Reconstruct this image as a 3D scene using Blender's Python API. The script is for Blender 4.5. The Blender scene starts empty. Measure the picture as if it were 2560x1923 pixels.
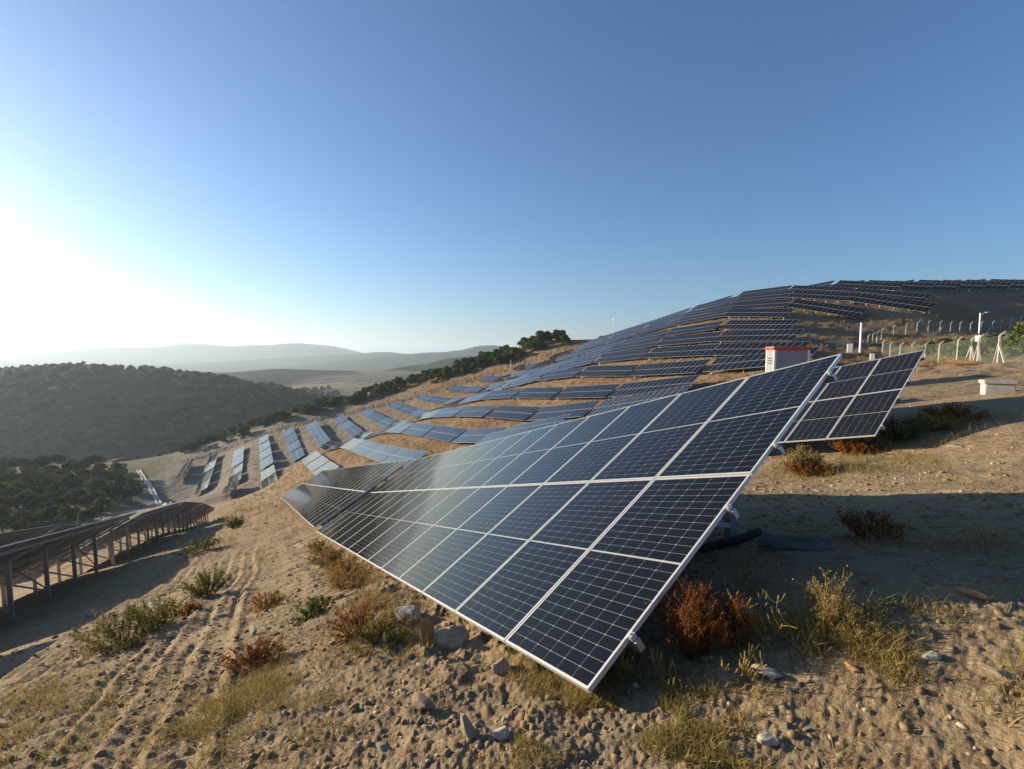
import bpy, bmesh, math, random
import numpy as np
from mathutils import Matrix, Vector

random.seed(7); np.random.seed(7)
SC = bpy.context.scene
COL = SC.collection
R = math.radians

# ------------------------------------------------------------------ camera
CAMROT = ((0.48574984, 0.05792988, -0.87217614),
          (0.87409788, -0.03219254, 0.48468190),
          (0.0, -0.99780147, -0.06627390))          # columns: right, down, forward
cam_d = bpy.data.cameras.new('camera')
cam = bpy.data.objects.new('camera', cam_d); COL.objects.link(cam)
cam.matrix_world = Matrix(((CAMROT[0][0], -CAMROT[0][1], -CAMROT[0][2], 0),
                           (CAMROT[1][0], -CAMROT[1][1], -CAMROT[1][2], 0),
                           (CAMROT[2][0], -CAMROT[2][1], -CAMROT[2][2], 0),
                           (0, 0, 0, 1)))
cam_d.sensor_width = 36.0; cam_d.lens = 1156.66/2560*36.0
cam_d.clip_start = 0.05; cam_d.clip_end = 60000
SC.camera = cam

# ------------------------------------------------------------------ sky, sun, exposure
SUN_AZ = R(-37.0)      # south of west
SUN_EL = R(10.3)
SDIR = Vector((-math.cos(SUN_AZ)*math.cos(SUN_EL), math.sin(SUN_AZ)*math.cos(SUN_EL), math.sin(SUN_EL)))
wd = bpy.data.worlds.new('World'); SC.world = wd; wd.use_nodes = True
nt = wd.node_tree; nt.nodes.clear()
sky = nt.nodes.new('ShaderNodeTexSky'); sky.sky_type = 'NISHITA'; sky.sun_disc = False
sky.sun_elevation = SUN_EL; sky.sun_rotation = math.atan2(SDIR.x, SDIR.y)
sky.altitude = 500; sky.air_density = 1.0; sky.dust_density = 1.0; sky.ozone_density = 4.5
bg = nt.nodes.new('ShaderNodeBackground'); bg.inputs['Strength'].default_value = 0.085
wo = nt.nodes.new('ShaderNodeOutputWorld')
nt.links.new(sky.outputs[0], bg.inputs[0]); nt.links.new(bg.outputs[0], wo.inputs[0])
sl = bpy.data.lights.new('sun', 'SUN'); sl.energy = 5.0; sl.angle = R(0.55); sl.color = (1.0, 0.82, 0.57)
so = bpy.data.objects.new('sun', sl); COL.objects.link(so)
so.rotation_euler = SDIR.to_track_quat('Z', 'Y').to_euler()
SC.view_settings.view_transform = 'Standard'; SC.view_settings.look = 'None'
SC.view_settings.exposure = 1.2; SC.view_settings.gamma = 1.0; SC.view_settings.use_curve_mapping = False

# ------------------------------------------------------------------ helpers
def tag(o, label=None, cat=None, group=None, kind=None):
    if label: o['label'] = label
    if cat: o['category'] = cat
    if group: o['group'] = group
    if kind: o['kind'] = kind
    return o
def mesh(name, V, F, mats=(), midx=None, smooth=False):
    """V (n,3); F list of (m,k) arrays or python faces"""
    me = bpy.data.meshes.new(name)
    V = np.asarray(V, np.float32).reshape(-1, 3)
    if isinstance(F, np.ndarray): F = [F]
    if len(F) and not isinstance(F[0], np.ndarray):
        by = {}
        order = []
        me.from_pydata(V.tolist(), [], [tuple(f) for f in F])
        n = len(F)
    else:
        cnt = np.concatenate([np.full(len(f), f.shape[1], np.int32) for f in F]) if F else np.zeros(0, np.int32)
        idx = np.concatenate([f.reshape(-1) for f in F]).astype(np.int32) if F else np.zeros(0, np.int32)
        me.vertices.add(len(V)); me.vertices.foreach_set('co', V.reshape(-1))
        me.loops.add(len(idx)); me.loops.foreach_set('vertex_index', idx)
        me.polygons.add(len(cnt))
        st = np.concatenate([[0], np.cumsum(cnt)[:-1]]).astype(np.int32) if len(cnt) else cnt
        me.polygons.foreach_set('loop_start', st)
        me.update(calc_edges=True)
        n = len(cnt)
    for m in mats: me.materials.append(m)
    if midx is not None: me.polygons.foreach_set('material_index', np.asarray(midx, np.int32))
    if smooth: me.polygons.foreach_set('use_smooth', np.ones(n, bool))
    me.update()
    return me
def obj(name, me, parent=None, loc=None, rot=None, scale=None, mat=None):
    o = bpy.data.objects.new(name, me); COL.objects.link(o)
    if parent is not None: o.parent = parent
    if mat is not None: o.matrix_local = mat
    else:
        if loc is not None: o.location = loc
        if rot is not None: o.rotation_euler = rot
        if scale is not None: o.scale = scale if hasattr(scale, '__len__') else (scale,)*3
    return o
class MB:
    """collects boxes, bars and tubes into one mesh"""
    def __init__(s): s.V = []; s.F = []; s.n = 0; s.M = []
    def add(s, V, F, m=0):
        s.V.extend(V); s.F.extend([tuple(i+s.n for i in f) for f in F]); s.M.extend([m]*len(F)); s.n += len(V)
    def box(s, c, size, m=0, ax=None):
        c = Vector(c); hx, hy, hz = [k/2 for k in size]
        X, Y, Z = ax if ax else (Vector((1,0,0)), Vector((0,1,0)), Vector((0,0,1)))
        V = [c+X*a*hx+Y*b*hy+Z*d*hz for a in (-1,1) for b in (-1,1) for d in (-1,1)]
        s.add(V, [(0,1,3,2),(4,6,7,5),(0,4,5,1),(2,3,7,6),(0,2,6,4),(1,5,7,3)], m)
    def bar(s, a, b, w, h, m=0, up=Vector((0,0,1))):
        a = Vector(a); b = Vector(b); d = b-a; L = d.length; d.normalize()
        X = d.cross(up)
        if X.length < 1e-4: X = d.cross(Vector((1,0,0)))
        X.normalize(); Y = X.cross(d)
        s.box((a+b)/2, (w, L, h), m, (X, d, Y))
    def tube(s, pts, rad, n=6, m=0, cap=True):
        pts = [Vector(p) for p in pts]
        rads = rad if hasattr(rad, '__len__') else [rad]*len(pts)
        b0 = s.n; V = []; F = []
        for i, p in enumerate(pts):
            d = (pts[min(i+1, len(pts)-1)]-pts[max(i-1, 0)]).normalized()
            X = d.cross(Vector((0,0,1)))
            if X.length < 1e-3: X = d.cross(Vector((1,0,0)))
            X.normalize(); Y = X.cross(d)
            for k in range(n):
                t = 2*math.pi*k/n; V.append(p+(X*math.cos(t)+Y*math.sin(t))*rads[i])
        for i in range(len(pts)-1):
            for k in range(n):
                F.append((i*n+k, i*n+(k+1) % n, (i+1)*n+(k+1) % n, (i+1)*n+k))
        if cap: F.append(tuple(range(n-1, -1, -1))); F.append(tuple(range((len(pts)-1)*n, len(pts)*n)))
        s.add(V, F, m)
    def mesh(s, name, *mats):
        return mesh(name, [tuple(v) for v in s.V], s.F, mats, s.M if len(mats) > 1 else None)
def vnoise(x, y, seed=0):
    """smooth gradient-like value noise, -1..1"""
    xi = np.floor(x).astype(np.int64); yi = np.floor(y).astype(np.int64)
    fx = x-xi; fy = y-yi
    u = fx*fx*fx*(fx*(fx*6-15)+10); v = fy*fy*fy*(fy*(fy*6-15)+10)
    def h(a, b):
        n = (a*374761393+b*668265263+seed*974634777) & 0x7fffffff
        n = ((n ^ (n >> 13))*1274126177) & 0x7fffffff
        n = (n ^ (n >> 16)) & 0x7fffffff
        n = (n*69069+12345) & 0x7fffffff
        return (n/1073741823.5)-1.0
    return (h(xi, yi)*(1-u)+h(xi+1, yi)*u)*(1-v)+(h(xi, yi+1)*(1-u)+h(xi+1, yi+1)*u)*v
def fbm(x, y, octv=4, seed=0, gain=.5):
    a = 1.0; t = 0; s = 0
    for k in range(octv):
        s = s+a*vnoise(x*2**k+17.3*k, y*2**k-9.1*k, seed+k*13); t += a; a *= gain
    return s/t
def smooth(a, b, x):
    t = np.clip((x-a)/(b-a), 0, 1); return t*t*(3-2*t)

# ------------------------------------------------------------------ materials
def new_mat(name):
    m = bpy.data.materials.new(name); m.use_nodes = True
    n = m.node_tree.nodes; b = n['Principled BSDF']; return m, n, m.node_tree.links, b
def simple(name, col, rough=.6, metal=0., spec=.5, var=0., scale=8., bump=0., bscale=40., rnd=0.):
    m, n, l, b = new_mat(name)
    b.inputs['Roughness'].default_value = rough; b.inputs['Metallic'].default_value = metal
    b.inputs['Specular IOR Level'].default_value = spec
    c = (*col, 1)
    if var > 0 or rnd > 0:
        tc = n.new('ShaderNodeTexCoord'); no = n.new('ShaderNodeTexNoise'); no.inputs['Scale'].default_value = scale
        no.inputs['Detail'].default_value = 6
        l.new(tc.outputs['Object'], no.inputs['Vector'])
        hs = n.new('ShaderNodeHueSaturation'); hs.inputs['Color'].default_value = c
        ma = n.new('ShaderNodeMapRange'); ma.inputs[1].default_value = .25; ma.inputs[2].default_value = .75
        ma.inputs[3].default_value = 1-var; ma.inputs[4].default_value = 1+var
        l.new(no.outputs['Fac'], ma.inputs[0])
        if rnd > 0:
            oi = n.new('ShaderNodeObjectInfo'); mr = n.new('ShaderNodeMapRange')
            mr.inputs[3].default_value = 1-rnd; mr.inputs[4].default_value = 1+rnd
            l.new(oi.outputs['Random'], mr.inputs[0])
            mu = n.new('ShaderNodeMath'); mu.operation = 'MULTIPLY'
            l.new(mr.outputs[0], mu.inputs[0]); l.new(ma.outputs[0], mu.inputs[1]); l.new(mu.outputs[0], hs.inputs['Value'])
            mh = n.new('ShaderNodeMapRange'); mh.inputs[3].default_value = .5-rnd*.08; mh.inputs[4].default_value = .5+rnd*.08
            l.new(oi.outputs['Random'], mh.inputs[0]); l.new(mh.outputs[0], hs.inputs['Hue'])
        else: l.new(ma.outputs[0], hs.inputs['Value'])
        l.new(hs.outputs[0], b.inputs['Base Color'])
    else: b.inputs['Base Color'].default_value = c
    if bump > 0:
        tc = n.new('ShaderNodeTexCoord'); nb = n.new('ShaderNodeTexNoise'); nb.inputs['Scale'].default_value = bscale; nb.inputs['Detail'].default_value = 5
        l.new(tc.outputs['Object'], nb.inputs['Vector'])
        bp = n.new('ShaderNodeBump'); bp.inputs['Strength'].default_value = bump; bp.inputs['Distance'].default_value = .02
        l.new(nb.outputs['Fac'], bp.inputs['Height']); l.new(bp.outputs[0], b.inputs['Normal'])
    return m
M = {}
M['frame'] = simple('aluminium_frame', (.56, .555, .54), .42, .35, .5)
M['steel'] = simple('galvanised_steel', (.42, .43, .45), .45, .7, .5, .12, 12)
M['backsheet'] = simple('white_backsheet_under_glass', (.34, .34, .34), .07, 0, .2)
M['concrete'] = simple('concrete', (.42, .40, .37), .85, 0, .3, .18, 5, .3, 60)
M['white_paint'] = simple('white_paint', (.78, .78, .74), .5, 0, .4, .06, 6)
def cell_mat(grid):
    m, n, l, b = new_mat('solar_cells' if not grid else 'solar_laminate')
    tc = n.new('ShaderNodeTexCoord')
    no = n.new('ShaderNodeTexNoise'); no.inputs['Scale'].default_value = 2.2; no.inputs['Detail'].default_value = 4
    l.new(tc.outputs['Object'], no.inputs['Vector'])
    oi = n.new('ShaderNodeObjectInfo')
    # dust: slight variation of the roughness and a thin film of grey
    mr = n.new('ShaderNodeMapRange'); mr.inputs[3].default_value = .045; mr.inputs[4].default_value = .085
    l.new(no.outputs['Fac'], mr.inputs[0]); l.new(mr.outputs[0], b.inputs['Roughness'])
    cr = n.new('ShaderNodeMix'); cr.data_type = 'RGBA'
    cr.inputs[6].default_value = (.0034, .0032, .0032, 1); cr.inputs[7].default_value = (.0080, .0075, .0070, 1)
    l.new(no.outputs['Fac'], cr.inputs[0])
    out = cr.outputs[2]
    if grid:
        sep = n.new('ShaderNodeSeparateXYZ'); l.new(tc.outputs['Object'], sep.inputs[0])
        def band(sock, off, pitch, half):
            a = n.new('ShaderNodeMath'); a.operation = 'ADD'; a.inputs[1].default_value = off; l.new(sock, a.inputs[0])
            d = n.new('ShaderNodeMath'); d.operation = 'PINGPONG'; d.inputs[1].default_value = pitch/2; l.new(a.outputs[0], d.inputs[0])
            c = n.new('ShaderNodeMath'); c.operation = 'LESS_THAN'; c.inputs[1].default_value = half; l.new(d.outputs[0], c.inputs[0])
            return c.outputs[0]
        bx = band(sep.outputs[0], -.0125, .1849, .0024)
        by = band(sep.outputs[1], -.0105, .0930, .0014)
        ab = n.new('ShaderNodeMath'); ab.operation = 'ABSOLUTE'
        su = n.new('ShaderNodeMath'); su.operation = 'ADD'; su.inputs[1].default_value = -1.139; l.new(sep.outputs[1], su.inputs[0]); l.new(su.outputs[0], ab.inputs[0])
        mid = n.new('ShaderNodeMath'); mid.operation = 'LESS_THAN'; mid.inputs[1].default_value = .011; l.new(ab.outputs[0], mid.inputs[0])
        m1 = n.new('ShaderNodeMath'); m1.operation = 'MAXIMUM'; l.new(bx, m1.inputs[0]); l.new(by, m1.inputs[1])
        m2 = n.new('ShaderNodeMath'); m2.operation = 'MAXIMUM'; l.new(m1.outputs[0], m2.inputs[0]); l.new(mid.outputs[0], m2.inputs[1])
        mx = n.new('ShaderNodeMix'); mx.data_type = 'RGBA'; mx.inputs[7].default_value = (.30, .30, .31, 1)
        l.new(m2.outputs[0], mx.inputs[0]); l.new(out, mx.inputs[6]); out = mx.outputs[2]
    l.new(out, b.inputs['Base Color'])
    b.inputs['Specular IOR Level'].default_value = .26; b.inputs['Specular Tint'].default_value = (1.0, .90, .76, 1)
    return m
M['under'] = simple('panel_underside_shade_grey', (.30, .30, .31), .6)  # white backsheet seen from below, its shade put into this darker grey
M['cell'] = cell_mat(False); M['laminate'] = cell_mat(True)
TABLES=[('L3', -237.98, -28.4, -48.34, 0.4),
('L3', -222.42, -28.33, -48.21, 0.4),
('L2', -66.8, -20.8, -21.25, 18.5),
('L2', -50.5, -20.8, -16.3, 15.2),
('L2', -242.76, -19.65, -47.47, -0.8),
('L2', -226.83, -19.65, -47.7, -1.1),
('L2', -210.91, -19.63, -47.97, -0.4),
('L2', -194.99, -19.59, -48.07, -0.4),
('L1', -229.69, -9.23, -43.51, -1.3),
('L1', -214.1, -9.21, -43.87, -1.4),
('L1', -198.49, -9.19, -44.18, 0.9),
('L1', -181.49, -9.2, -43.51, 1.7),
('L1', -155.64, -9.21, -39.5, 7.5),
('L1', -72.9, -9.9, -22.65, 18.8),
('L1', -56.65, -9.9, -17.5, 16.4),
('L1', -40.35, -9.9, -13.15, 13.5),
('L1', -23.3, -9.9, -8.88, 13.7),
('L1', -6.7, -9.9, -4.72, 14.4),
('A', -237.7, 0.41, -39.93, -1.1),
('A', -221.1, 0.5, -40.24, -0.5),
('A', -204.5, 0.59, -40.24, -0.2),
('A', -187.9, 0.6, -40.23, 0.0),
('A', -168.7, 0.63, -39.75, 2.7),
('A', -152.1, 0.59, -38.71, 4.5),
('A', -42.88, 1.88, -12.45, 13.4),
('A', -27.07, 1.84, -8.68, 13.4),
('A', -9.95, 1.77, -4.28, 15.5),
('B', -233.4, 10.76, -36.57, -3.3),
('B', -218.54, 10.78, -37.42, -3.6),
('B', -203.65, 10.81, -38.1, -1.8),
('B', -188.75, 10.85, -38.67, -2.2),
('B', -137.14, 10.74, -29.74, 6.0),
('B', -122.28, 10.79, -28.18, 5.9),
('B', -107.42, 10.81, -26.53, 6.7),
('B', -13.39, 13.4, -3.94, 13.6),
('C', -143.2, 19.93, -27.83, 12.1),
('C', -127.17, 19.97, -25.07, 7.5),
('C', -94.46, 19.97, -21.19, 7.3),
('C', -78.07, 19.92, -18.98, 8.1),
('C', -39.2, 19.5, -9.54, 12.8),
('C', -224.71, 20.05, -33.58, -1.6),
('C', -208.05, 20.01, -34.03, -1.8),
('C', -191.42, 20.05, -34.38, -1.2),
('C', -174.92, 20.08, -33.8, 6.5),
('C', -158.89, 20.01, -31.19, 12.1),
('C', -110.83, 20.0, -23.12, 6.1),
('D', -223.5, 31.65, -31.46, -1.9),
('D', -206.62, 31.7, -31.7, 0.3),
('D', -189.74, 31.66, -31.76, -0.7),
('D', -172.88, 31.67, -30.85, 6.8),
('D', -156.24, 31.77, -27.85, 13.7),
('D', -139.87, 31.69, -24.05, 12.5),
('D', -123.32, 31.63, -21.12, 7.6),
('D', -106.5, 31.69, -19.13, 6.0),
('D', -89.62, 31.68, -17.48, 5.2),
('D', -72.75, 31.66, -15.31, 9.5),
('D', -55.92, 31.71, -11.87, 13.7),
('E', -214.06, 41.99, -27.89, 0.4),
('E', -197.25, 41.96, -27.88, -0.3),
('E', -180.34, 41.94, -27.65, 1.9),
('E', -163.37, 41.98, -26.24, 7.5),
('E', -146.64, 42.08, -22.86, 15.3),
('E', -130.17, 42.04, -19.06, 10.6),
('E', -113.56, 41.95, -16.39, 7.7),
('E', -96.67, 41.96, -14.31, 6.4),
('E', -79.5, 42.04, -12.67, 4.5),
('E', -62.47, 42.07, -10.61, 9.4),
('E', -45.49, 42.02, -7.49, 11.7),
('F', -206.07, 52.95, -24.34, -0.3),
('F', -189.17, 52.95, -24.35, 0.2),
('F', -172.21, 52.95, -23.66, 4.4),
('F', -155.18, 52.96, -21.05, 12.9),
('F', -138.1, 52.99, -17.13, 12.9),
('F', -121.16, 53.0, -13.74, 9.7),
('F', -104.34, 52.97, -11.4, 6.2),
('F', -87.4, 52.97, -9.83, 4.4),
('F', -70.36, 53.04, -8.35, 5.5),
('F', -53.48, 53.04, -6.38, 7.8),
('G', -195.97, 63.41, -20.47, 1.6),
('G', -179.14, 63.41, -19.96, 1.9),
('G', -162.33, 63.33, -18.65, 7.0),
('G', -145.41, 63.3, -15.88, 11.4),
('G', -128.21, 63.4, -12.19, 12.8),
('G', -110.88, 63.46, -8.67, 10.1),
('G', -93.53, 63.5, -6.13, 6.5),
('G', -76.62, 63.45, -4.77, 2.5),
('G', -59.89, 63.43, -3.75, 4.5),
('G', -42.6, 63.45, -2.1, 6.2),
('H', -184.29, 73.49, -16.08, 1.5),
('H', -167.58, 73.41, -15.2, 4.5),
('H', -150.55, 73.48, -13.05, 9.8),
('H', -133.4, 73.58, -9.79, 11.7),
('H', -116.46, 73.57, -6.53, 10.1),
('H', -99.62, 73.54, -3.67, 9.2),
('H', -82.62, 73.58, -1.62, 4.5),
('H', -65.96, 73.53, -0.64, 2.2),
('H', -49.56, 73.54, -0.3, -0.2),
('I', -174.13, 83.92, -11.65, 2.7),
('I', -157.35, 83.88, -9.93, 9.0),
('I', -140.34, 83.93, -7.31, 8.5),
('I', -123.22, 83.98, -4.38, 11.0),
('I', -106.18, 84.02, -1.26, 9.7),
('I', -89.48, 83.96, 1.01, 5.7),
('I', -72.9, 83.94, 2.21, 2.6),
('I', -56.36, 83.97, 2.44, -1.1),
('J', -165.2, 95.73, -6.54, 4.7),
('J', -148.65, 95.69, -4.37, 10.1),
('J', -131.72, 95.77, -1.49, 9.2),
('J', -114.75, 95.78, 1.26, 9.2),
('J', -98.02, 95.75, 3.62, 6.8),
('J', -81.38, 95.79, 5.21, 4.2),
('J', -63.96, 95.77, 5.35, -3.1),
('K', -154.42, 106.5, -1.23, 9.5),
('K', -137.39, 106.5, 1.61, 9.5),
('K', -120.37, 106.5, 4.45, 9.5),
('K', -103.75, 106.5, 7.02, 8.0),
('K', -87.38, 106.5, 8.91, 5.1),
('K', -71.05, 106.5, 8.99, -4.7),
('L', -144.39, 117.0, 4.38, 8.8),
('L', -126.74, 117.0, 7.1, 8.8),
('L', -109.58, 117.0, 9.82, 9.3),
('L', -93.41, 117.0, 11.78, 4.3),
('L', -77.48, 117.0, 12.11, -1.9),
('L', -61.06, 117.0, 9.84, -13.5),
('M', -147.02, 128.0, 7.03, 10.0),
('M', -133.67, 128.0, 9.38, 10.0),
('M', -117.46, 128.0, 12.36, 10.8),
('M', -99.68, 128.0, 14.99, 5.6),
('M', -83.49, 128.0, 15.66, -1.0),
('M', -67.35, 128.0, 14.12, -9.7),
('M', -52.77, 128.0, 11.03, -14.8),
('N', -109.56, 138.6, 16.45, 9.8),
('N', -90.24, 138.6, 18.41, -0.1),
('N', -74.09, 138.6, 17.01, -9.4),
('N', -57.31, 138.6, 13.79, -12.3),
('O', -83.68, 149.21, 19.25, 4.2),
('O', -66.88, 149.21, 18.18, -10.7),
('P', -80.74, 159.81, 20.07, 1.8),
('P', -63.94, 159.81, 18.64, -10.7),
('Q', -78.56, 170.41, 20.39, 1.8),
('Q', -61.76, 170.41, 18.97, -10.7),
('R', -76.22, 181.01, 21.16, 1.8),
('R', -59.42, 181.01, 19.73, -10.7),
('S', -73.92, 191.61, 21.63, 1.8),
('S', -57.12, 191.61, 20.2, -10.7),
('T', -71.58, 202.21, 22.2, 1.8),
('T', -54.78, 202.21, 20.77, -10.7),
('U', -68.54, 212.81, 22.78, 1.8),
('U', -51.74, 212.81, 21.35, -10.7),
('V', -66.27, 223.41, 23.15, 1.8),
('V', -49.47, 223.41, 21.72, -10.7)]
# ------------------------------------------------------------------ terrain
GCTRL = [
 # around the viewpoint
 (0,0,-1.62),(0,1.75,-1.72),(2,0,-1.15),(0,3.2,-1.55),(2,3,-.95),(0,5.5,-1.40),(2,6,-.75),(-1.5,3.4,-1.80),(-1.2,2.2,-1.95),(-1.0,7,-1.72),(-3.2,4.7,-2.18),(-6,4.8,-3.0),
 (-3.0,8.2,-2.15),(-5.4,8.3,-2.75),(-1.6,9.6,-1.75),(0.5,10,-1.3),(-3.2,11.6,-2.2),(-10,5.2,-4.1),(-10,8.5,-4.0),(-14,5.6,-5.3),(-20,8,-6.4),
 (-1.5,0,-2.02),(-3,-.5,-2.45),(0,-3,-1.95),(-3,-3,-2.8),(-6,-2.5,-3.6),(-10,-3,-4.85),(-16,-3,-6.7),(-25,-3,-9.0),(-40,-3,-13.0),(-60,-3,-18.5),(-85,-3,-25.5),(-110,-3,-31.5),(-135,-3,-36.5),
 (4,-6,-1.9),(10,0,.3),(12,12,1.0),(6,-14,-2.4),(-10,-16,-7.2),(-30,-16,-12.5),(-2,14,-1.55),(0,18,-1.0),(-5.4,21,-1.32),(-5.9,22.6,-1.36),(-9,23,-2.2),(3,24,-.2),(-8,26,-2.0),(-12,18,-3.3),
 (-18,28,-3.9),(-22,36,-3.7),(-12,38,-2.2),(-2,40,-.6),(-26,48,-3.6),(-21.8,66,-.9),(-13.7,52.7,-.75),(-30.6,76.8,-1.0),(-38.3,85.8,0.2),(-6,54,-.5),(-22,80,.4),(-10,80,1.2),(-43,104,2.5),(-20,102,2.8),(0,100,3.4),
 (-30,115,3.4),(-10,125,4.5),(-37,126,4.0),(-34.5,138.7,4.9),(-20,150,7.5),(-30,170,10.5),(-20,190,11.5),(-20,220,13),(10,160,7),(10,60,1.0),(20,100,4),(20,30,2),(20,0,1.5),(30,-30,-1),
 # south-west, towards the pine stand
 (-60,-32,-22),(-80,-34,-28),(-110,-30,-34),(-140,-25,-39),(-45,-45,-20),(-80,-55,-33),(-110,-60,-38),(-130,-50,-40.5),(-150,-40,-42.5),(-150,-65,-43),(-175,-50,-45),(-185,-80,-45.6),
 (-200,-40,-47.5),(-225,-50,-50),(-250,-62,-49.6),(-275,-50,-51.5),(-230,-85,-46.8),(-280,-90,-49.5),(-262,-110,-49.5),(-330,-85,-62),(-310,-60,-57),(-130,-90,-44),(-160,-120,-55),(-90,-100,-42),(-40,-90,-28),(-60,-150,-50),(-220,-140,-60),
 (-345,-130,-72),(-300,-180,-78),(0,-80,-15),(0,-150,-35),(-420,-60,-100),
 # behind the crest
 (-140,152,11),(-165,170,3),(-200,150,-7),(-225,120,-14),(-110,168,16),(-95,185,15),(-80,210,15),(-70,250,17),(-150,220,-10),(-250,200,-50),(-330,140,-70),(-320,90,-62),(-350,40,-70),(-40,260,18),(-120,280,0),(0,260,12),
 (-260,75,-32),(-285,60,-42)]
ROWCLR = {'A': .62, 'L1': .85, 'L2': .85, 'B': .55}
def table_axes(slope):
    s = R(slope); e = np.array([math.cos(s), 0, math.sin(s)])
    t = 0.51124; r_ = np.array([0, math.cos(t), math.sin(t)])
    v = r_-(r_@e)*e; v /= np.linalg.norm(v)
    return e, v, np.cross(e, v)
def build_controls():
    P = list(GCTRL)
    west = {}
    for nm, x, y, z, s in TABLES:
        e, v, n_ = table_axes(s)
        c = ROWCLR.get(nm, .75)
        for k in (-7.4, 0, 7.4):
            cc = c
            if nm == 'A' and x > -12: cc = {-7.4: .52, 0: .36, 7.4: .17}[k]
            P.append((x+e[0]*k, y-.15, z+e[2]*k-cc))
        if x-8 < west.get(nm, (1e9,))[0]: west[nm] = (x-8, y, z-e[2]*8-c)
    for nm, (x, y, z) in west.items():
        if nm in 'ABCDEFGHIJKL':
            P += [(x-12, y, z+.4), (x-33, y+4, z+3.4), (x-50, y+6, z+2.0), (x-88, y+8, z-13), (x-155, y+8, min(z-50, -84))]
    return np.array(P)
RC = build_controls()
_, ui = np.unique(np.round(RC[:, :2]*.7), axis=0, return_index=True)
RC = RC[np.sort(ui)]
RS = 100.0
def _phi(r2): return np.where(r2 > 1e-12, .5*r2*np.log(np.maximum(r2, 1e-12)), 0)
def _solve():
    x = RC[:, :2]/RS; n = len(x)
    A = _phi(((x[:, None]-x[None])**2).sum(-1))+np.eye(n)*2e-4*np.where(np.hypot(RC[:, 0], RC[:, 1]) < 25, .02, 1.0)
    Pm = np.c_[np.ones(n), x]
    S = np.block([[A, Pm], [Pm.T, np.zeros((3, 3))]])
    return np.linalg.solve(S, np.r_[RC[:, 2], 0, 0, 0])
_w = _solve()
GX0, GY0, GST = -470., -230., 2.0
GNX, GNY = 310, 300
_gx = GX0+GST*np.arange(GNX); _gy = GY0+GST*np.arange(GNY)
_G = np.zeros((GNX, GNY))
for i in range(GNX):
    q = np.c_[np.full(GNY, _gx[i]), _gy]/RS
    _G[i] = _phi(((q[:, None]-RC[None, :, :2]/RS)**2).sum(-1))@_w[:-3]+_w[-3]+q@_w[-2:]
def _cub(t):
    return (-.5*t**3+t**2-.5*t, 1.5*t**3-2.5*t**2+1, -1.5*t**3+2*t**2+.5*t, .5*t**3-.5*t**2)
def h_site(x, y):
    u = np.clip((x-GX0)/GST, 1.001, GNX-2.01); v = np.clip((y-GY0)/GST, 1.001, GNY-2.01)
    i = np.floor(u).astype(int); j = np.floor(v).astype(int)
    a = _cub(u-i); b = _cub(v-j); r_ = 0
    for p in range(4):
        for q in range(4): r_ = r_+a[p]*b[q]*_G[i+p-1, j+q-1]
    return r_
RIDGES = [
 (150, [(-860.3,-397,-31.6),(-813.6,-312.3,-26.7),(-780.9,-252.9,-22.9),(-748.2,-193.5,-18),(-708.2,-121.6,-19),(-679.6,-71,-25.8),(-648.3,-16.4,-37.4),(-619.3,34,-51.8),(-599.1,67.1,-75)]),
 (230, [(-1511.6,-149,-57.5),(-1470.2,-73.2,-48.9),(-1402.5,49.9,-39.2),(-1344.4,153.6,-45.6),(-1291.7,248,-48.9),(-1239.1,342.4,-50),(-1196.9,417.8,-54.3)]),
 (280, [(-1487,410.9,-58.7),(-1438,502.4,-35.4),(-1376.4,616.5,-10.8),(-1326.5,707.5,-1.7),(-1276.3,798.3,.9),(-1226.3,889.2,8.6)]),
 (500, [(-3871.2,442.1,-140.8),(-3754.2,662,-72.4),(-3636,881.1,-25.9),(-3561.3,1017.7,-10.3),(-3441.8,1236.1,14.5),(-3336.7,1427,26.9),(-3232.6,1618.4,58),(-3141.2,1781.2,45.6),(-2991.1,2053.9,64.2),(-2825.9,2353.7,82.8)]),
 (550, [(-5230,-257,-78),(-4970,214,-40),(-4785,550,-20),(-4488,1088,14),(-4394,1256,2.6),(-4224,1557,-28),(-3944,2060,-39)]),
 (700, [(-8970,-3798,-260),(-8471,-2888,-172),(-8174,-2342,-90),(-7880,-1793,60),(-7705,-1475,81),(-7479,-1066,86),(-7279,-703,122.5),(-6975,-159,96.7),(-6775,204,117.4),(-6625,477,143),(-6498,703,117.4),(-6315,1017,14),(-5960,1650,-33),(-5332,2785,3.5)]),
 (900, [(-13073,-6012,-112),(-12012,-4081,34),(-11658,-3437,93),(-11306,-2793,173.5),(-10848,-1955,269),(-10634,-1570,269),(-10417,-1186,225),(-10056,-546,151.5),(-9514,413,34),(-8439,2337,-39)])]
BASE = -108.
def h_far(x, y):
    r_ = np.hypot(x, y)
    h = 50*np.exp(-(((x+950)/330)**2+((y-150)/300)**2))
    h = np.maximum(h, 0)
    for w, pl in RIDGES:
        pl = np.array(pl)
        best = np.full(x.shape, -1e9)
        for a, b in zip(pl, pl[1:]):
            d = b[:2]-a[:2]; L2 = d@d
            t = np.clip(((x-a[0])*d[0]+(y-a[1])*d[1])/L2, 0, 1)
            dd = np.hypot(x-a[0]-t*d[0], y-a[1]-t*d[1])
            best = np.maximum(best, (a[2]+t*(b[2]-a[2])-BASE)*np.exp(-(dd/w)**2))
        h = np.maximum(h, best)
    nz = fbm(x/260, y/260, 4, 5)*np.clip(r_/1800, .6, 1.4)*5
    return BASE+h+nz*(1+h/60)*.55-smooth(1500, 9000, r_)*60*(h < 5)
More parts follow.
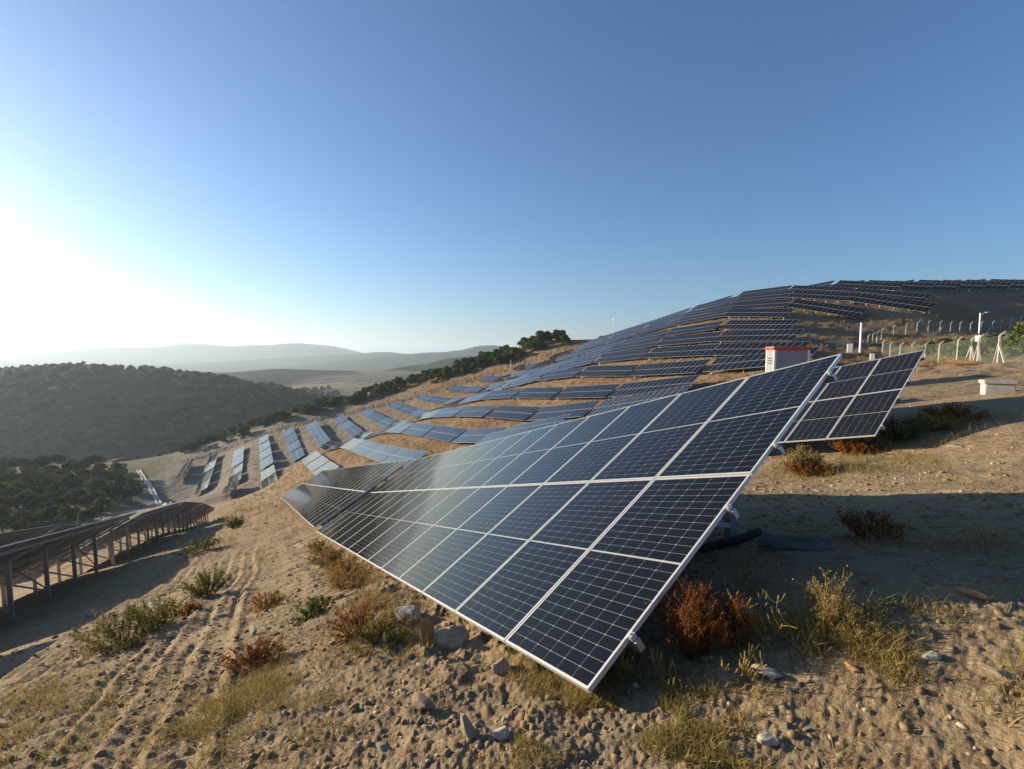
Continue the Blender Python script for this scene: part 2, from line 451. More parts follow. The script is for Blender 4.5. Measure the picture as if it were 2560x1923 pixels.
def height(x, y):
    x = np.asarray(x, float); y = np.asarray(y, float)
    sh = x.shape; x = x.reshape(-1); y = y.reshape(-1)
    w = smooth(290, 430, np.hypot(x+100, y-30))
    h = np.zeros_like(x)
    m = w < 1
    h[m] = h_site(x[m], y[m])*(1-w[m])
    m = w > 0
    if m.any(): h[m] += h_far(x[m], y[m])*w[m]
    return h.reshape(sh)
def gz(x, y): return float(height(np.array([x]), np.array([y]))[0]+relief(np.array([x]), np.array([y]))[0])
RUTS = [-.35, -.72, -1.08, -1.45, -2.3, -2.62, -2.95, -3.3]
def relief(x, y):
    r_ = np.hypot(x, y)
    near = 1-smooth(14, 40, r_)
    h = fbm(x/2.2, y/2.2, 3, 1)*.085
    c = 1-np.abs(fbm(x*1.9+3, y*1.9, 3, 2))*1.6
    edge = smooth(.5, 1.2, y)*(1-smooth(1.9, 2.6, y))*smooth(1.8, 3, -x)
    h = h+(c-.6)*.07*(.12+1.2*edge*near+.5*(1-near))
    h = h+fbm(x*4.6, y*4.6, 4, 3, .62)*(.020+.02*edge)*near
    far = smooth(20, 60, r_)
    h = h+far*(fbm(x/1.3, y/1.6, 2, 8)*.22+.12*fbm(x/5, y/5, 2, 9))*(1-smooth(250, 400, r_))
    # crawler tracks left along the strip between the rows
    m = smooth(-4.2, -3.6, y)*(1-smooth(.1, .6, y))*smooth(1.5, 3, -x)*(1-smooth(16, 26, -x))
    yy = y+.22*vnoise(x/5.0, x*0+3.3, 4)+.03*vnoise(x*1.7, x*0, 6)
    g = np.zeros_like(x)
    for k, yk in enumerate(RUTS):
        g = g-np.exp(-((yy-yk)/.055)**2)*(.55+.45*vnoise(x/1.3+5*k, x*0+k, 7))
        g = g+.6*np.exp(-((yy-yk-.12)/.06)**2)
    h = h+m*g*.065
    h = h+m*.012*np.sin(x*2*math.pi/.19+4*np.sin(yy*3))*np.exp(-((yy+1.9)/1.2)**2)
    return h
def ground_mesh():
    head = math.atan2(.4847, -.8722)
    fine = np.arange(-56, 56.01, .14); coarse = np.arange(60, 301, 4.0)
    az = head-np.radians(np.concatenate([fine, coarse])); na = len(az)
    rr = [.45]
    while rr[-1] < 440: rr.append(rr[-1]*1.0088)
    rr = np.array(rr); nr = len(rr)
    X = (rr[:, None]*np.cos(az)[None]).reshape(-1); Y = (rr[:, None]*np.sin(az)[None]).reshape(-1)
    Z = height(X, Y)+relief(X, Y)
    # finest crumbs, only where the sheet is dense enough to carry them
    r_ = np.hypot(X, Y); fz = 1-smooth(5, 16, r_)
    Z = Z+fz*(fbm(X*15, Y*15, 3, 11, .7)*.014+np.maximum(vnoise(X*26, Y*26, 13)-.25, 0)*.022+np.maximum(vnoise(X*52, Y*52, 14)-.2, 0)*.012)
    i = np.arange(nr-1)[:, None]*na; j = np.arange(na)[None]
    j2 = (np.arange(na)+1) % na
    F = np.stack([i+j, i+na+j, i+na+j2[None], i+j2[None]], -1).reshape(-1, 4)
    c = np.array([[0, 0, height(np.zeros(1), np.zeros(1))[0]]])
    V = np.c_[X, Y, Z]; V = np.r_[V, c]
    fan = np.stack([np.arange(na), j2, np.full(na, len(V)-1)], -1)
    me = mesh('ground', V, [F.astype(np.int32), fan.astype(np.int32)], smooth=True)
    # soil colour: redder earth among the upper rows, grey shale on the western edge
    red = smooth(14, 40, r_)*(1-smooth(-215, -170, -X)*0)*(.55+.45*fbm(X/9, Y/9, 3, 21))
    red = red*(.35+.65*smooth(-8, 16, Y))
    E_ = smooth(-34, -16, X); red = red*(1-.75*E_)
    shale = smooth(-60, -10, -(X+195+.55*(Y-20)))*(1-smooth(0, 60, Y-30))
    wild = smooth(8, 30, -(X+250-.62*np.clip(Y-10, -60, 130)*1.0))
    wild = np.maximum(wild, smooth(0, 12, -Y-30-.0*X)*smooth(60, 110, -X))
    for nm, a in (('red', np.clip(red, 0, 1)), ('shale', np.clip(shale, 0, 1)), ('wild', np.clip(wild, 0, 1))):
        at = me.attributes.new(nm, 'FLOAT', 'POINT'); at.data.foreach_set('value', np.r_[a, a[0]].astype(np.float32))
    return me
def soil_mat():
    m, n, l, b = new_mat('dry_stony_soil')
    geo = n.new('ShaderNodeNewGeometry')
    def noise(sc, det=6, rough=.6):
        o = n.new('ShaderNodeTexNoise'); o.inputs['Scale'].default_value = sc; o.inputs['Detail'].default_value = det; o.inputs['Roughness'].default_value = rough
        l.new(geo.outputs['Position'], o.inputs['Vector']); return o.outputs['Fac']
    def ramp(sock, a, b_):
        o = n.new('ShaderNodeMapRange'); o.inputs[1].default_value = a; o.inputs[2].default_value = b_; l.new(sock, o.inputs[0]); return o.outputs[0]
    def mix(f, a, b_, typ='MIX'):
        o = n.new('ShaderNodeMix'); o.data_type = 'RGBA'; o.blend_type = typ
        if isinstance(f, float): o.inputs[0].default_value = f
        else: l.new(f, o.inputs[0])
        for k, c in ((6, a), (7, b_)):
            if isinstance(c, tuple): o.inputs[k].default_value = (*c, 1)
            else: l.new(c, o.inputs[k])
        return o.outputs[2]
    def attr(nm):
        o = n.new('ShaderNodeAttribute'); o.attribute_name = nm; return o.outputs['Fac']
    def mul(a, b_):
        o = n.new('ShaderNodeMath'); o.operation = 'MULTIPLY'
        for k, s in enumerate((a, b_)):
            if isinstance(s, float): o.inputs[k].default_value = s
            else: l.new(s, o.inputs[k])
        return o.outputs[0]
    tan = mix(ramp(noise(.9, 8), .35, .7), (0.2442, 0.1782, 0.1021), (0.3256, 0.2486, 0.1510))
    tan = mix(ramp(noise(5.0, 8), .5, .72), tan, (0.1628, 0.1036, 0.0577))
    tan = mix(ramp(noise(26, 5), .56, .7), tan, (0.4070, 0.3315, 0.2309))
    redc = mix(ramp(noise(.5, 8), .3, .7), (0.1628, 0.0829, 0.0400), (0.2146, 0.1221, 0.0629))
    redc = mix(ramp(noise(3.0, 6), .5, .75), redc, (0.1110, 0.0555, 0.0281))
    redc = mix(ramp(noise(1.3, 5), .58, .72), redc, (0.2664, 0.1924, 0.1036))
    c = mix(attr('red'), tan, redc)
    sh = mix(ramp(noise(.7, 9, .7), .35, .65), (0.1480, 0.1258, 0.0999), (0.2442, 0.2109, 0.1665))
    c = mix(attr('shale'), c, sh)
    wd_ = mix(ramp(noise(.12, 8, .7), .4, .62), (0.0407, 0.0481, 0.0207), (0.1480, 0.1221, 0.0666))
    c = mix(attr('wild'), c, wd_)
    # small pale and dark stones
    vo = n.new('ShaderNodeTexVoronoi'); vo.inputs['Scale'].default_value = 34; vo.inputs['Randomness'].default_value = 1
    l.new(geo.outputs['Position'], vo.inputs['Vector'])
    o = n.new('ShaderNodeMath'); o.operation = 'LESS_THAN'; o.inputs[1].default_value = .24; l.new(vo.outputs['Distance'], o.inputs[0])
    sx = n.new('ShaderNodeSeparateColor'); l.new(vo.outputs['Color'], sx.inputs[0])
    pick = ramp(sx.outputs[0], .72, .74)
    c = mix(mul(o.outputs[0], pick), c, mix(sx.outputs[1], (0.2220, 0.1702, 0.1184), (0.4440, 0.3848, 0.2960)))
    l.new(c, b.inputs['Base Color'])
    b.inputs['Roughness'].default_value = .95; b.inputs['Specular IOR Level'].default_value = .15
    bp = n.new('ShaderNodeBump'); bp.inputs['Strength'].default_value = .9; bp.inputs['Distance'].default_value = .03
    a1 = n.new('ShaderNodeMath'); a1.operation = 'ADD'
    l.new(noise(16, 10, .65), a1.inputs[0]); l.new(mul(noise(75, 6, .7), .35), a1.inputs[1])
    l.new(a1.outputs[0], bp.inputs['Height'])
    b2 = n.new('ShaderNodeBump'); b2.inputs['Strength'].default_value = .7; b2.inputs['Distance'].default_value = .35
    l.new(noise(1.6, 8, .6), b2.inputs['Height']); l.new(b2.outputs[0], bp.inputs['Normal'])
    l.new(bp.outputs[0], b.inputs['Normal'])
    return m
M['soil'] = soil_mat()
gm = ground_mesh(); gm.materials.append(M['soil'])
ground = tag(obj('ground', gm), kind='structure')

def hills():
    head = math.atan2(.4847, -.8722)
    az = head-np.radians(np.concatenate([np.arange(-62, 62.01, .22), np.arange(66, 296, 6.0)])); na = len(az)
    rr = [425.]
    while rr[-1] < 16000: rr.append(rr[-1]*1.014)
    rr = np.array(rr); nr = len(rr)
    X = (rr[:, None]*np.cos(az)[None]).reshape(-1); Y = (rr[:, None]*np.sin(az)[None]).reshape(-1)
    Z = height(X, Y)-smooth(470, 425, np.hypot(X, Y))*1.0
    i = np.arange(nr-1)[:, None]*na; j2 = (np.arange(na)+1) % na
    F = np.stack([i+np.arange(na)[None], i+na+np.arange(na)[None], i+na+j2[None], i+j2[None]], -1).reshape(-1, 4).astype(np.int32)
    me = mesh('hills', np.c_[X, Y, Z], F, smooth=True)
    fld = np.exp(-(((X+990)/230)**2+((Y-175)/150)**2)*1.0)
    fld = np.maximum(fld, .9*np.exp(-(((X+1240)/140)**2+((Y-330)/90)**2)))
    at = me.attributes.new('field', 'FLOAT', 'POINT'); at.data.foreach_set('value', np.clip(fld*1.6, 0, 1).astype(np.float32))
    return me
def hill_mat():
    m, n, l, b = new_mat('wooded_hills')
    geo = n.new('ShaderNodeNewGeometry')
    def noise(sc, det=8, rough=.65):
        o = n.new('ShaderNodeTexNoise'); o.inputs['Scale'].default_value = sc; o.inputs['Detail'].default_value = det; o.inputs['Roughness'].default_value = rough
        l.new(geo.outputs['Position'], o.inputs['Vector']); return o.outputs['Fac']
    def ramp(sock, a, b_):
        o = n.new('ShaderNodeMapRange'); o.inputs[1].default_value = a; o.inputs[2].default_value = b_; l.new(sock, o.inputs[0]); return o.outputs[0]
    def mix(f, a, b_):
        o = n.new('ShaderNodeMix'); o.data_type = 'RGBA'; l.new(f, o.inputs[0])
        for k, c in ((6, a), (7, b_)):
            if isinstance(c, tuple): o.inputs[k].default_value = (*c, 1)
            else: l.new(c, o.inputs[k])
        return o.outputs[2]
    g = mix(ramp(noise(.012), .35, .65), (.020, .036, .012), (.045, .062, .022))
    g = mix(ramp(noise(.05, 6), .58, .75), g, (.085, .075, .04))
    at = n.new('ShaderNodeAttribute'); at.attribute_name = 'field'
    f = mix(ramp(noise(.009, 3), .42, .5), (.30, .20, .125), (.22, .19, .10))
    # field stripes
    wv = n.new('ShaderNodeTexWave'); wv.inputs['Scale'].default_value = .012; wv.inputs['Distortion'].default_value = 6; wv.inputs['Detail'].default_value = 2
    l.new(geo.outputs['Position'], wv.inputs['Vector'])
    f = mix(ramp(wv.outputs['Fac'], .55, .7), f, (.42, .31, .20))
    l.new(mix(ramp(at.outputs['Fac'], .35, .6), g, f), b.inputs['Base Color'])
    b.inputs['Roughness'].default_value = 1.0; b.inputs['Specular IOR Level'].default_value = .05
    bp = n.new('ShaderNodeBump'); bp.inputs['Strength'].default_value = .8; bp.inputs['Distance'].default_value = 6
    l.new(noise(.06, 6), bp.inputs['Height']); l.new(bp.outputs[0], b.inputs['Normal'])
    return m
M['hills'] = hill_mat()
hm = hills(); hm.materials.append(M['hills'])
tag(obj('hills', hm), kind='structure')
# ------------------------------------------------------------------ solar tables
PW, PL, PT, GAP = 1.134, 2.279, .035, .02
PITCH = PW+GAP
def frame_mesh(lip=.011, name='frame'):
    m = MB()
    for (a, b) in (((0, 0), (lip, PL)), ((PW-lip, 0), (PW, PL)), ((lip, 0), (PW-lip, lip)), ((lip, PL-lip), (PW-lip, PL))):
        m.box(((a[0]+b[0])/2, (a[1]+b[1])/2, PT/2), (b[0]-a[0], b[1]-a[1], PT))
    return m
def frame_far(side, end):
    m = MB()
    for (a, b) in (((0, 0), (side, PL)), ((PW-side, 0), (PW, PL)), ((side, 0), (PW-side, end)), ((side, PL-end), (PW-side, PL))):
        m.box(((a[0]+b[0])/2, (a[1]+b[1])/2, PT/2), (b[0]-a[0], b[1]-a[1], PT))
    return m
def panel_far(grid, side, end):
    m = frame_far(side, end)
    l_ = .006
    m.add([(l_, l_, .031), (PW-l_, l_, .031), (PW-l_, PL-l_, .031), (l_, PL-l_, .031)], [(0, 1, 2, 3)], 1)
    m.add([(l_, l_, .004), (PW-l_, l_, .004), (PW-l_, PL-l_, .004), (l_, PL-l_, .004)], [(0, 3, 2, 1)], 2)
    return m.mesh('solar_panel', M['frame'], M['laminate'] if grid else M['cell'], M['under'])
def panel_near():
    m = MB(); l_ = .010
    m.add([(l_, l_, .031), (PW-l_, l_, .031), (PW-l_, PL-l_, .031), (l_, PL-l_, .031)], [(0, 1, 2, 3)], 0)
    m.add([(l_, l_, .004), (PW-l_, l_, .004), (PW-l_, PL-l_, .004), (l_, PL-l_, .004)], [(0, 3, 2, 1)], 1)
    return m.mesh('solar_panel', M['backsheet'], M['under'])
CW, CH, CGX, CGY = .1814, .0908, .0026, .0021
def cell_positions():
    out = []
    x0 = (PW-6*CW-5*CGX)/2
    half = 12*CH+11*CGY
    for h in range(2):
        y0 = PL/2-.010-half if h == 0 else PL/2+.010
        for j in range(12):
            for i in range(6): out.append((x0+i*(CW+CGX), y0+j*(CH+CGY)))
    return out
CP = cell_positions()
def cell_poly(x, y):
    c = .0055
    return [(x+c, y), (x+CW-c, y), (x+CW, y+c), (x+CW, y+CH-c), (x+CW-c, y+CH), (x+c, y+CH), (x, y+CH-c), (x, y+c)]
def cells_mesh(pos, name):
    V = []; F = []
    for x, y in pos:
        b0 = len(V); V += [(a, b, .0314) for a, b in cell_poly(x, y)]; F.append(tuple(range(b0, b0+8)))
    return mesh(name, V, F, [M['cell']])
ME_MID = panel_far(True, .017, .022); ME_HILL = panel_far(False, .013, .026); ME_FAR = panel_far(False, .009, .026); ME_NEAR = panel_near()
ME_FRAME = frame_mesh(.019).mesh('frame', M['frame'])
ME_CELLS = cells_mesh(CP, 'cell_grid'); ME_CELL = cells_mesh([(0, 0)], 'solar_cell')
ROW_ORDER = ['L3','L2','L1','A','B','C','D','E','F','G','H','I','J','K','L','M','N','O','P','Q','R','S','T','U','V']
ORD = ['zeroth','first','second','third','fourth','fifth','sixth','seventh','eighth','ninth','tenth','eleventh','twelfth','thirteenth','fourteenth','fifteenth','sixteenth','seventeenth','eighteenth','nineteenth','twentieth','twenty-first','twenty-second']
NMOD = lambda nm, x: 13 if (nm in ('L1','L2','L3') and x < -120) or (nm == 'A' and x < -100) else (12 if nm == 'B' and x < -60 else 14)
def is_near(nm, x): return (nm == 'A' and x > -60) or (nm == 'B' and x > -60)
def is_mid(nm, x): return (nm in ('L1', 'L2') and x > -90)
byrow = {}
for t in TABLES: byrow.setdefault(t[0], []).append(t)
def table_label(nm, x):
    ts = sorted(byrow[nm], key=lambda t: t[1]); k = [t[1] for t in ts].index(x)+1; n = len(ts)
    if nm == 'A' and x > -12: return 'large solar panel table filling the foreground, white framed black modules'
    if nm == 'A' and x > -30: return 'solar panel table just beyond the black gap from the foreground table'
    if nm == 'A' and x > -60: return 'solar panel table at the downhill end of the foreground row'
    if nm == 'B' and x > -60: return 'solar panel table directly behind the right end of the foreground table'
    if nm == 'L1' and x > -90:
        k = sum(1 for t in ts if t[1] > x)+1
        return 'solar table seen from behind at lower left, %s from left photo edge' % ORD[k]
    if nm == 'L2' and x > -90: return 'solar table seen from behind beyond the first dark row, %s' % ('nearer one' if x > -60 else 'farther one')
    pos = 'westernmost' if k == 1 else ('easternmost' if k == n else '%s from the west' % ORD[k])
    i = ROW_ORDER.index(nm)-3
    if i > 0: return 'solar table, %s in the %s row above the foreground row' % (pos, ORD[i])
    if i == 0: return 'solar table across the gully in line with foreground row, %s' % pos
    return 'solar table across the gully, %s, %s row below the foreground row' % (pos, ORD[-i])
def build_table(nm, cx, cy, cz, slope):
    e, v, n_ = table_axes(slope)
    nmod = NMOD(nm, cx); L = nmod*PITCH-GAP
    Mx = Matrix(((e[0], v[0], n_[0], cx), (e[1], v[1], n_[1], cy), (e[2], v[2], n_[2], cz), (0, 0, 0, 1)))
    root = bpy.data.objects.new('solar_table', None); COL.objects.link(root); root.matrix_world = Mx
    root.empty_display_size = .3
    near = is_near(nm, cx); mid = is_mid(nm, cx)
    tag(root, table_label(nm, cx), 'solar table', 'tables of solar panels on the hillside')
    first = nm == 'A' and cx > -12
    for i in range(nmod):
        for j in range(2):
            o = obj('solar_panel', ME_NEAR if near else (ME_MID if mid or math.hypot(cx, cy) < 62 else (ME_HILL if math.hypot(cx, cy) < 125 else ME_FAR)), root, loc=(-L/2+i*PITCH, j*(PL+GAP), 0))
            # tiny mounting tolerance, so that reflections differ a little from panel to panel
            o.rotation_euler = (random.gauss(0, .0006), random.gauss(0, .0006), 0)
            if near:
                obj('frame', ME_FRAME, o)
                if first and i == nmod-1:
                    for (x, y) in CP: obj('solar_cell', ME_CELL, o, loc=(x, y, 0))
                else: tag(obj('cell_grid', ME_CELLS, o), kind='stuff')
    Ri = Mx.to_3x3().inverted()
    upl = Ri@Vector((0, 0, 1))
    W2 = 2*PL+GAP
    def foot(lx, ly, lz):
        p = Mx@Vector((lx, ly, lz)); g = gz(p.x, p.y)-.12
        return Vector((lx, ly, lz))-upl*(p.z-g)
    nfr = 6
    xs = [-L/2+.9+k*(L-1.8)/(nfr-1) for k in range(nfr)]
    single = not (near or mid)
    big = MB()
    def part(name, mb):
        if single: return
        obj(name, mb.mesh(name, M['steel']), root)
    ext = .055
    for y in (.45, PL-.45, PL+GAP+.45, W2-.45):
        mb = big if single else MB()
        mb.box((0, y, -.04), (L+2*ext, .05, .075)); 
        if near or mid:
            mb.box((L/2+ext-.02, y, -.005), (.05, .045, .012)); mb.box((-L/2-ext+.02, y, -.005), (.05, .045, .012))
            part('purlin', mb)
            for sx in (-1, 1):
                c = MB(); c.box((sx*(L/2+.018), y, .016), (.034, .05, .044)); c.box((sx*(L/2+.004), y, .0385), (.03, .05, .006))
                c.tube([(sx*(L/2+.02), y, .036), (sx*(L/2+.02), y, .052)], .008, 6)
                obj('clamp', c.mesh('clamp', M['frame']), root)
    for x in xs:
        mb = big if single else MB()
        mb.bar((x, .25, -.13), (x, W2-.25, -.13), .06, .10, 0, Vector((0, 0, 1))); part('rafter', mb)
        for y, w in ((1.15, .11), (3.45, .12)):
            mb = big if single else MB()
            mb.bar(foot(x, y, -.18), (x, y, -.16), w, .07, 0, Vector((1, 0, 0))); part('post', mb)
        mb = big if single else MB()
        f_ = foot(x, 3.45, -.18); up_f = f_+(Vector((x, 3.45, -.16))-f_)*.22
        mb.bar(up_f, (x, 1.9, -.16), .05, .05, 0, Vector((1, 0, 0))); part('brace', mb)
    if not single:
        for k in (1, 3):
            mb = MB()
            a = foot(xs[k], 3.45, -.18); b = foot(xs[k+1], 3.45, -.18)
            mb.bar(a+(Vector((xs[k], 3.45, -.16))-a)*.25, (xs[k+1], 3.45, -.25), .04, .02); part('cross_brace', mb)
    if single:
        obj('support_frame', big.mesh('support_frame', M['steel']), root)
    return root
for t in TABLES: build_table(*t)
# ------------------------------------------------------------------ built things beside the panels
GZ = gz
def thing(name, label, cat, loc, rz=0, group=None):
    o = bpy.data.objects.new(name, None); COL.objects.link(o); o.location = loc; o.rotation_euler = (0, 0, rz); o.empty_display_size = .3
    return tag(o, label, cat, group)
M['kiosk_wall'] = simple('kiosk_render', (.25, .26, .28), .8, 0, .3, .10, 1.5, .15, 60)
M['kiosk_trim'] = simple('kiosk_white_trim', (.72, .71, .66), .7, 0, .3, .05, 4)
M['red_paint'] = simple('red_roof_edge', (.50, .055, .03), .55, 0, .4, .12, 5)
M['dark_metal'] = simple('dark_louvre', (.09, .10, .11), .5, .4, .5)
def kiosk():
    t = Vector((.656, .755, 0)); n1 = Vector((.755, -.656, 0)); C = Vector((-21.63, 35.41, 0))
    g = GZ(-21.6, 36.6); L, D = 2.45, 1.9; H = .30-g
    rz = math.atan2(t.y, t.x)
    k = thing('transformer_kiosk', 'small grey transformer kiosk with red roof edge behind the foreground panels', 'kiosk', (C.x, C.y, g-.1), rz)
    m = MB(); m.box((L/2, D/2, H/2+.05), (L, D, H+.1)); obj('wall', m.mesh('wall', M['kiosk_wall']), k)
    for x, y in ((.05, .05), (L-.05, .05), (.05, D-.05), (L-.05, D-.05)):
        m = MB(); m.box((x, y, H/2+.05), (.16, .16, H+.1)); obj('corner_pillar', m.mesh('corner_pillar', M['kiosk_trim']), k)
    r = MB(); r.box((L/2, D/2, H+.21), (L+.24, D+.24, .22)); ro = obj('roof', r.mesh('roof', M['red_paint']), k)
    bm = bmesh.new(); bm.from_mesh(ro.data); bmesh.ops.bevel(bm, geom=bm.edges[:], offset=.03, segments=2, affect='EDGES'); bm.to_mesh(ro.data); bm.free()
    r = MB(); r.box((L/2, D/2, H+.33), (L+.06, D+.06, .05)); obj('roof_slab', r.mesh('roof_slab', M['concrete']), ro)
    d = MB(); d.box((L*.5, -.02, 1.15), (1.3, .05, 2.1)); do = obj('door', d.mesh('door', M['kiosk_wall']), k)
    h = MB(); h.box((L*.5-.5, -.06, 1.1), (.03, .05, .16)); obj('handle', h.mesh('handle', M['dark_metal']), do)
    for z in (H-.55, H-.75, H-.95):
        v_ = MB(); v_.box((-.03, D*.5, z), (.04, .9, .08)); obj('louvre', v_.mesh('louvre', M['dark_metal']), k)
kiosk()
def box_bev(name, size, mat, parent, loc, bev=.02):
    m = MB(); m.box((0, 0, 0), size); me = m.mesh(name, mat)
    bm = bmesh.new(); bm.from_mesh(me); bmesh.ops.bevel(bm, geom=bm.edges[:], offset=bev, segments=2, affect='EDGES'); bm.to_mesh(me); bm.free()
    return obj(name, me, parent, loc)
# manhole block on the mound
c = (-5.62, 21.75); g = GZ(*c)
k = thing('manhole_chamber', 'low concrete chamber with overhanging lid on the dirt mound at right', 'manhole', (c[0], c[1], g-.15), R(28))
box_bev('chamber', (.70, .62, .42), M['concrete'], k, (0, 0, .26)); box_bev('lid', (.80, .72, .12), M['concrete'], k, (0, 0, .52))
# open concrete pit between the kiosk and the second table
c = (-13.4, 28.9); g = GZ(*c)
k = thing('concrete_pit', 'open concrete pit walls behind the second solar table', 'concrete pit', (c[0], c[1], g-.3), R(40))
for s_, l_, rz in (((3.4, .22, 1.75), (0, -1.2, .8), 0), ((.22, 2.4, 1.75), (-1.6, 0.12, .8), 0), ((2.2, .22, 1.95), (.9, 1.2, .9), 0)):
    box_bev('pit_wall', s_, M['concrete'], k, l_, .015)
# small loose block and kerb stones near the fence
def drop_box(name, label, cat, xy, size, rz, mat, dz=0):
    g = GZ(*xy); o = box_bev(name, size, mat, None, (xy[0], xy[1], g+size[2]/2-.06+dz), .02); o.rotation_euler = (0, 0, rz); return tag(o, label, cat)
drop_box('concrete_kerb', 'pale concrete block lying on the terrace left of the white pole', 'concrete block', (-44.5, 92.0), (4.2, .7, .8), R(10), M['concrete'])
# poles
def pole(name, label, cat, xy, h, rad, mat, arm=False, box=False, z0=None):
    g = GZ(*xy)-.15 if z0 is None else z0
    k = thing(name, label, cat, (xy[0], xy[1], g))
    m = MB(); m.tube([(0, 0, 0), (0, 0, h*.5), (0, 0, h)], [rad, rad*.92, rad*.85], 10); obj('pole', m.mesh('pole', mat), k)
    if arm:
        m = MB(); m.bar((0, 0, h-.05), (.62, .80, h+.03), .09, .09); obj('arm', m.mesh('arm', mat), k)
        m = MB(); m.box((.72, .92, h+.13), (.55, .20, .17), 0, (Vector((.6, .8, .1)).normalized(), Vector((-.8, .6, 0)), Vector((0, 0, 1)))); co = obj('camera_housing', m.mesh('camera_housing', mat), k)
        m = MB(); m.box((1.0, 1.29, h+.14), (.04, .13, .12), 0, (Vector((.6, .8, .1)).normalized(), Vector((-.8, .6, 0)), Vector((0, 0, 1)))); obj('lens', m.mesh('lens', M['dark_metal']), co)
        m = MB(); m.box((.3, .38, h-.2), (.24, .24, .16)); obj('junction_box', m.mesh('junction_box', mat), k)
    if box:
        m = MB(); m.box((0, -.14, h-.3), (.4, .22, .55)); obj('box', m.mesh('box', mat), k)
    return k
pole('white_pole', 'tall plain white pole beside the gate, left end of the fence', 'pole', (-38.3, 85.8), 4.9, .17, M['white_paint'])
pole('camera_mast', 'white camera mast with side arm rising behind the upper fence', 'camera mast', (-35.7, 126.1), 4.6, .15, M['white_paint'], arm=True)
pole('sensor_post', 'pale green post with small white box at fence corner', 'post', (-17.2, 60.75), 2.5, .06, M['white_paint'], box=True)
pole('boundary_pole', 'slim white pole at the western field edge below the lone tree', 'pole', (-176.5, 97.5), 4.6, .12, M['white_paint'])
pole('skyline_lamp_pole', 'thin pole with small lamp head on the skyline', 'pole', (-141, 124), 7.6, .07, M['white_paint'], box=True)
for xy, s_, lab in (((-38.9, 83.9), (.75, .5, 1.5), 'white electrical cabinet left of the white pole'), ((-32.8, 77.0), (.55, .4, 1.0), 'small white cabinet behind the wire fence')):
    g = GZ(*xy); k = thing('cabinet', lab, 'cabinet', (xy[0], xy[1], g), R(30)); box_bev('body', s_, M['white_paint'], k, (0, 0, s_[2]/2+.15), .02)
    box_bev('plinth', (s_[0]+.1, s_[1]+.1, .3), M['concrete'], k, (0, 0, .08), .01); box_bev('door', (s_[0]*.86, .03, s_[2]*.85), M['white_paint'], k, (0, -s_[1]/2-.012, s_[2]/2+.15), .006)
# fences: bent concrete posts, braces, chain link
def link_mat():
    m, n, l, b = new_mat('chain_link')
    tc = n.new('ShaderNodeTexCoord'); sep = n.new('ShaderNodeSeparateXYZ'); l.new(tc.outputs['UV'], sep.inputs[0])
    outs = []
    for op in ('ADD', 'SUBTRACT'):
        a = n.new('ShaderNodeMath'); a.operation = op; l.new(sep.outputs[0], a.inputs[0]); l.new(sep.outputs[1], a.inputs[1])
        p = n.new('ShaderNodeMath'); p.operation = 'PINGPONG'; p.inputs[1].default_value = .035; l.new(a.outputs[0], p.inputs[0])
        c = n.new('ShaderNodeMath'); c.operation = 'LESS_THAN'; c.inputs[1].default_value = .0032; l.new(p.outputs[0], c.inputs[0]); outs.append(c)
    mx = n.new('ShaderNodeMath'); mx.operation = 'MAXIMUM'; l.new(outs[0].outputs[0], mx.inputs[0]); l.new(outs[1].outputs[0], mx.inputs[1])
    l.new(mx.outputs[0], b.inputs['Alpha']); b.inputs['Base Color'].default_value = (.16, .22, .17, 1); b.inputs['Roughness'].default_value = .5
    return m
M['chain_link'] = link_mat()
M['wire'] = simple('fence_wire', (.3, .3, .3), .5, .6)
def fence(name, label, pts, braced, hp, arm_dir):
    k = thing(name, label, 'fence', (pts[0][0], pts[0][1], GZ(*pts[0])))
    o0 = Vector(k.location)
    P3 = [Vector((x, y, GZ(x, y)-.1)) for x, y in pts]
    ad = Vector(arm_dir).normalized()
    tops = []
    for i, p in enumerate(P3):
        m = MB(); q = p-o0; h = hp*random.uniform(.97, 1.03); lean = Vector((random.gauss(0, .02), random.gauss(0, .02), 0))
        a = q+Vector((0, 0, h))+lean; e_ = a+ad*.34+Vector((0, 0, .36))
        m.tube([q, q+Vector((0, 0, h*.5))+lean*.5, a, a+ad*.12+Vector((0, 0, .14)), e_], [.085, .08, .075, .07, .055], 6)
        obj('post', m.mesh('post', M['concrete']), k); tops.append((q, a, e_))
        if i in braced:
            for s in (-1, 1):
                j = i+s
                if 0 <= j < len(P3):
                    d = (P3[j]-p); d.z = 0; d.normalize()
                    m = MB(); f_ = p+d*1.35; f_.z = GZ(f_.x, f_.y)-.1
                    m.bar(f_-o0, q+Vector((0, 0, h*.72)), .13, .13); obj('brace', m.mesh('brace', M['concrete']), k)
    for (q0, a0, e0), (q1, a1, e1) in zip(tops, tops[1:]):
        L = (q1-q0).length
        me = mesh('chain_link_panel', [tuple(q0+Vector((0, 0, .1))), tuple(q1+Vector((0, 0, .1))), tuple(a1), tuple(a0)], [(0, 1, 2, 3)], [M['chain_link']])
        uv = me.uv_layers.new(name='UVMap'); hh = (a0-q0).length
        for li, c_ in enumerate(((0, 0), (L, 0), (L, hh), (0, hh))): uv.data[li].uv = c_
        obj('chain_link_panel', me, k)
        m = MB()
        for t in (0.0, .5, 1.0):
            m.tube([a0+(e0-a0)*t, (a0+(e0-a0)*t+a1+(e1-a1)*t)/2-Vector((0, 0, .03)), a1+(e1-a1)*t], .006, 3, cap=False)
        m.tube([q0+Vector((0, 0, .15)), q1+Vector((0, 0, .15))], .006, 3, cap=False)
        obj('barbed_wire', m.mesh('barbed_wire', M['wire']), k)
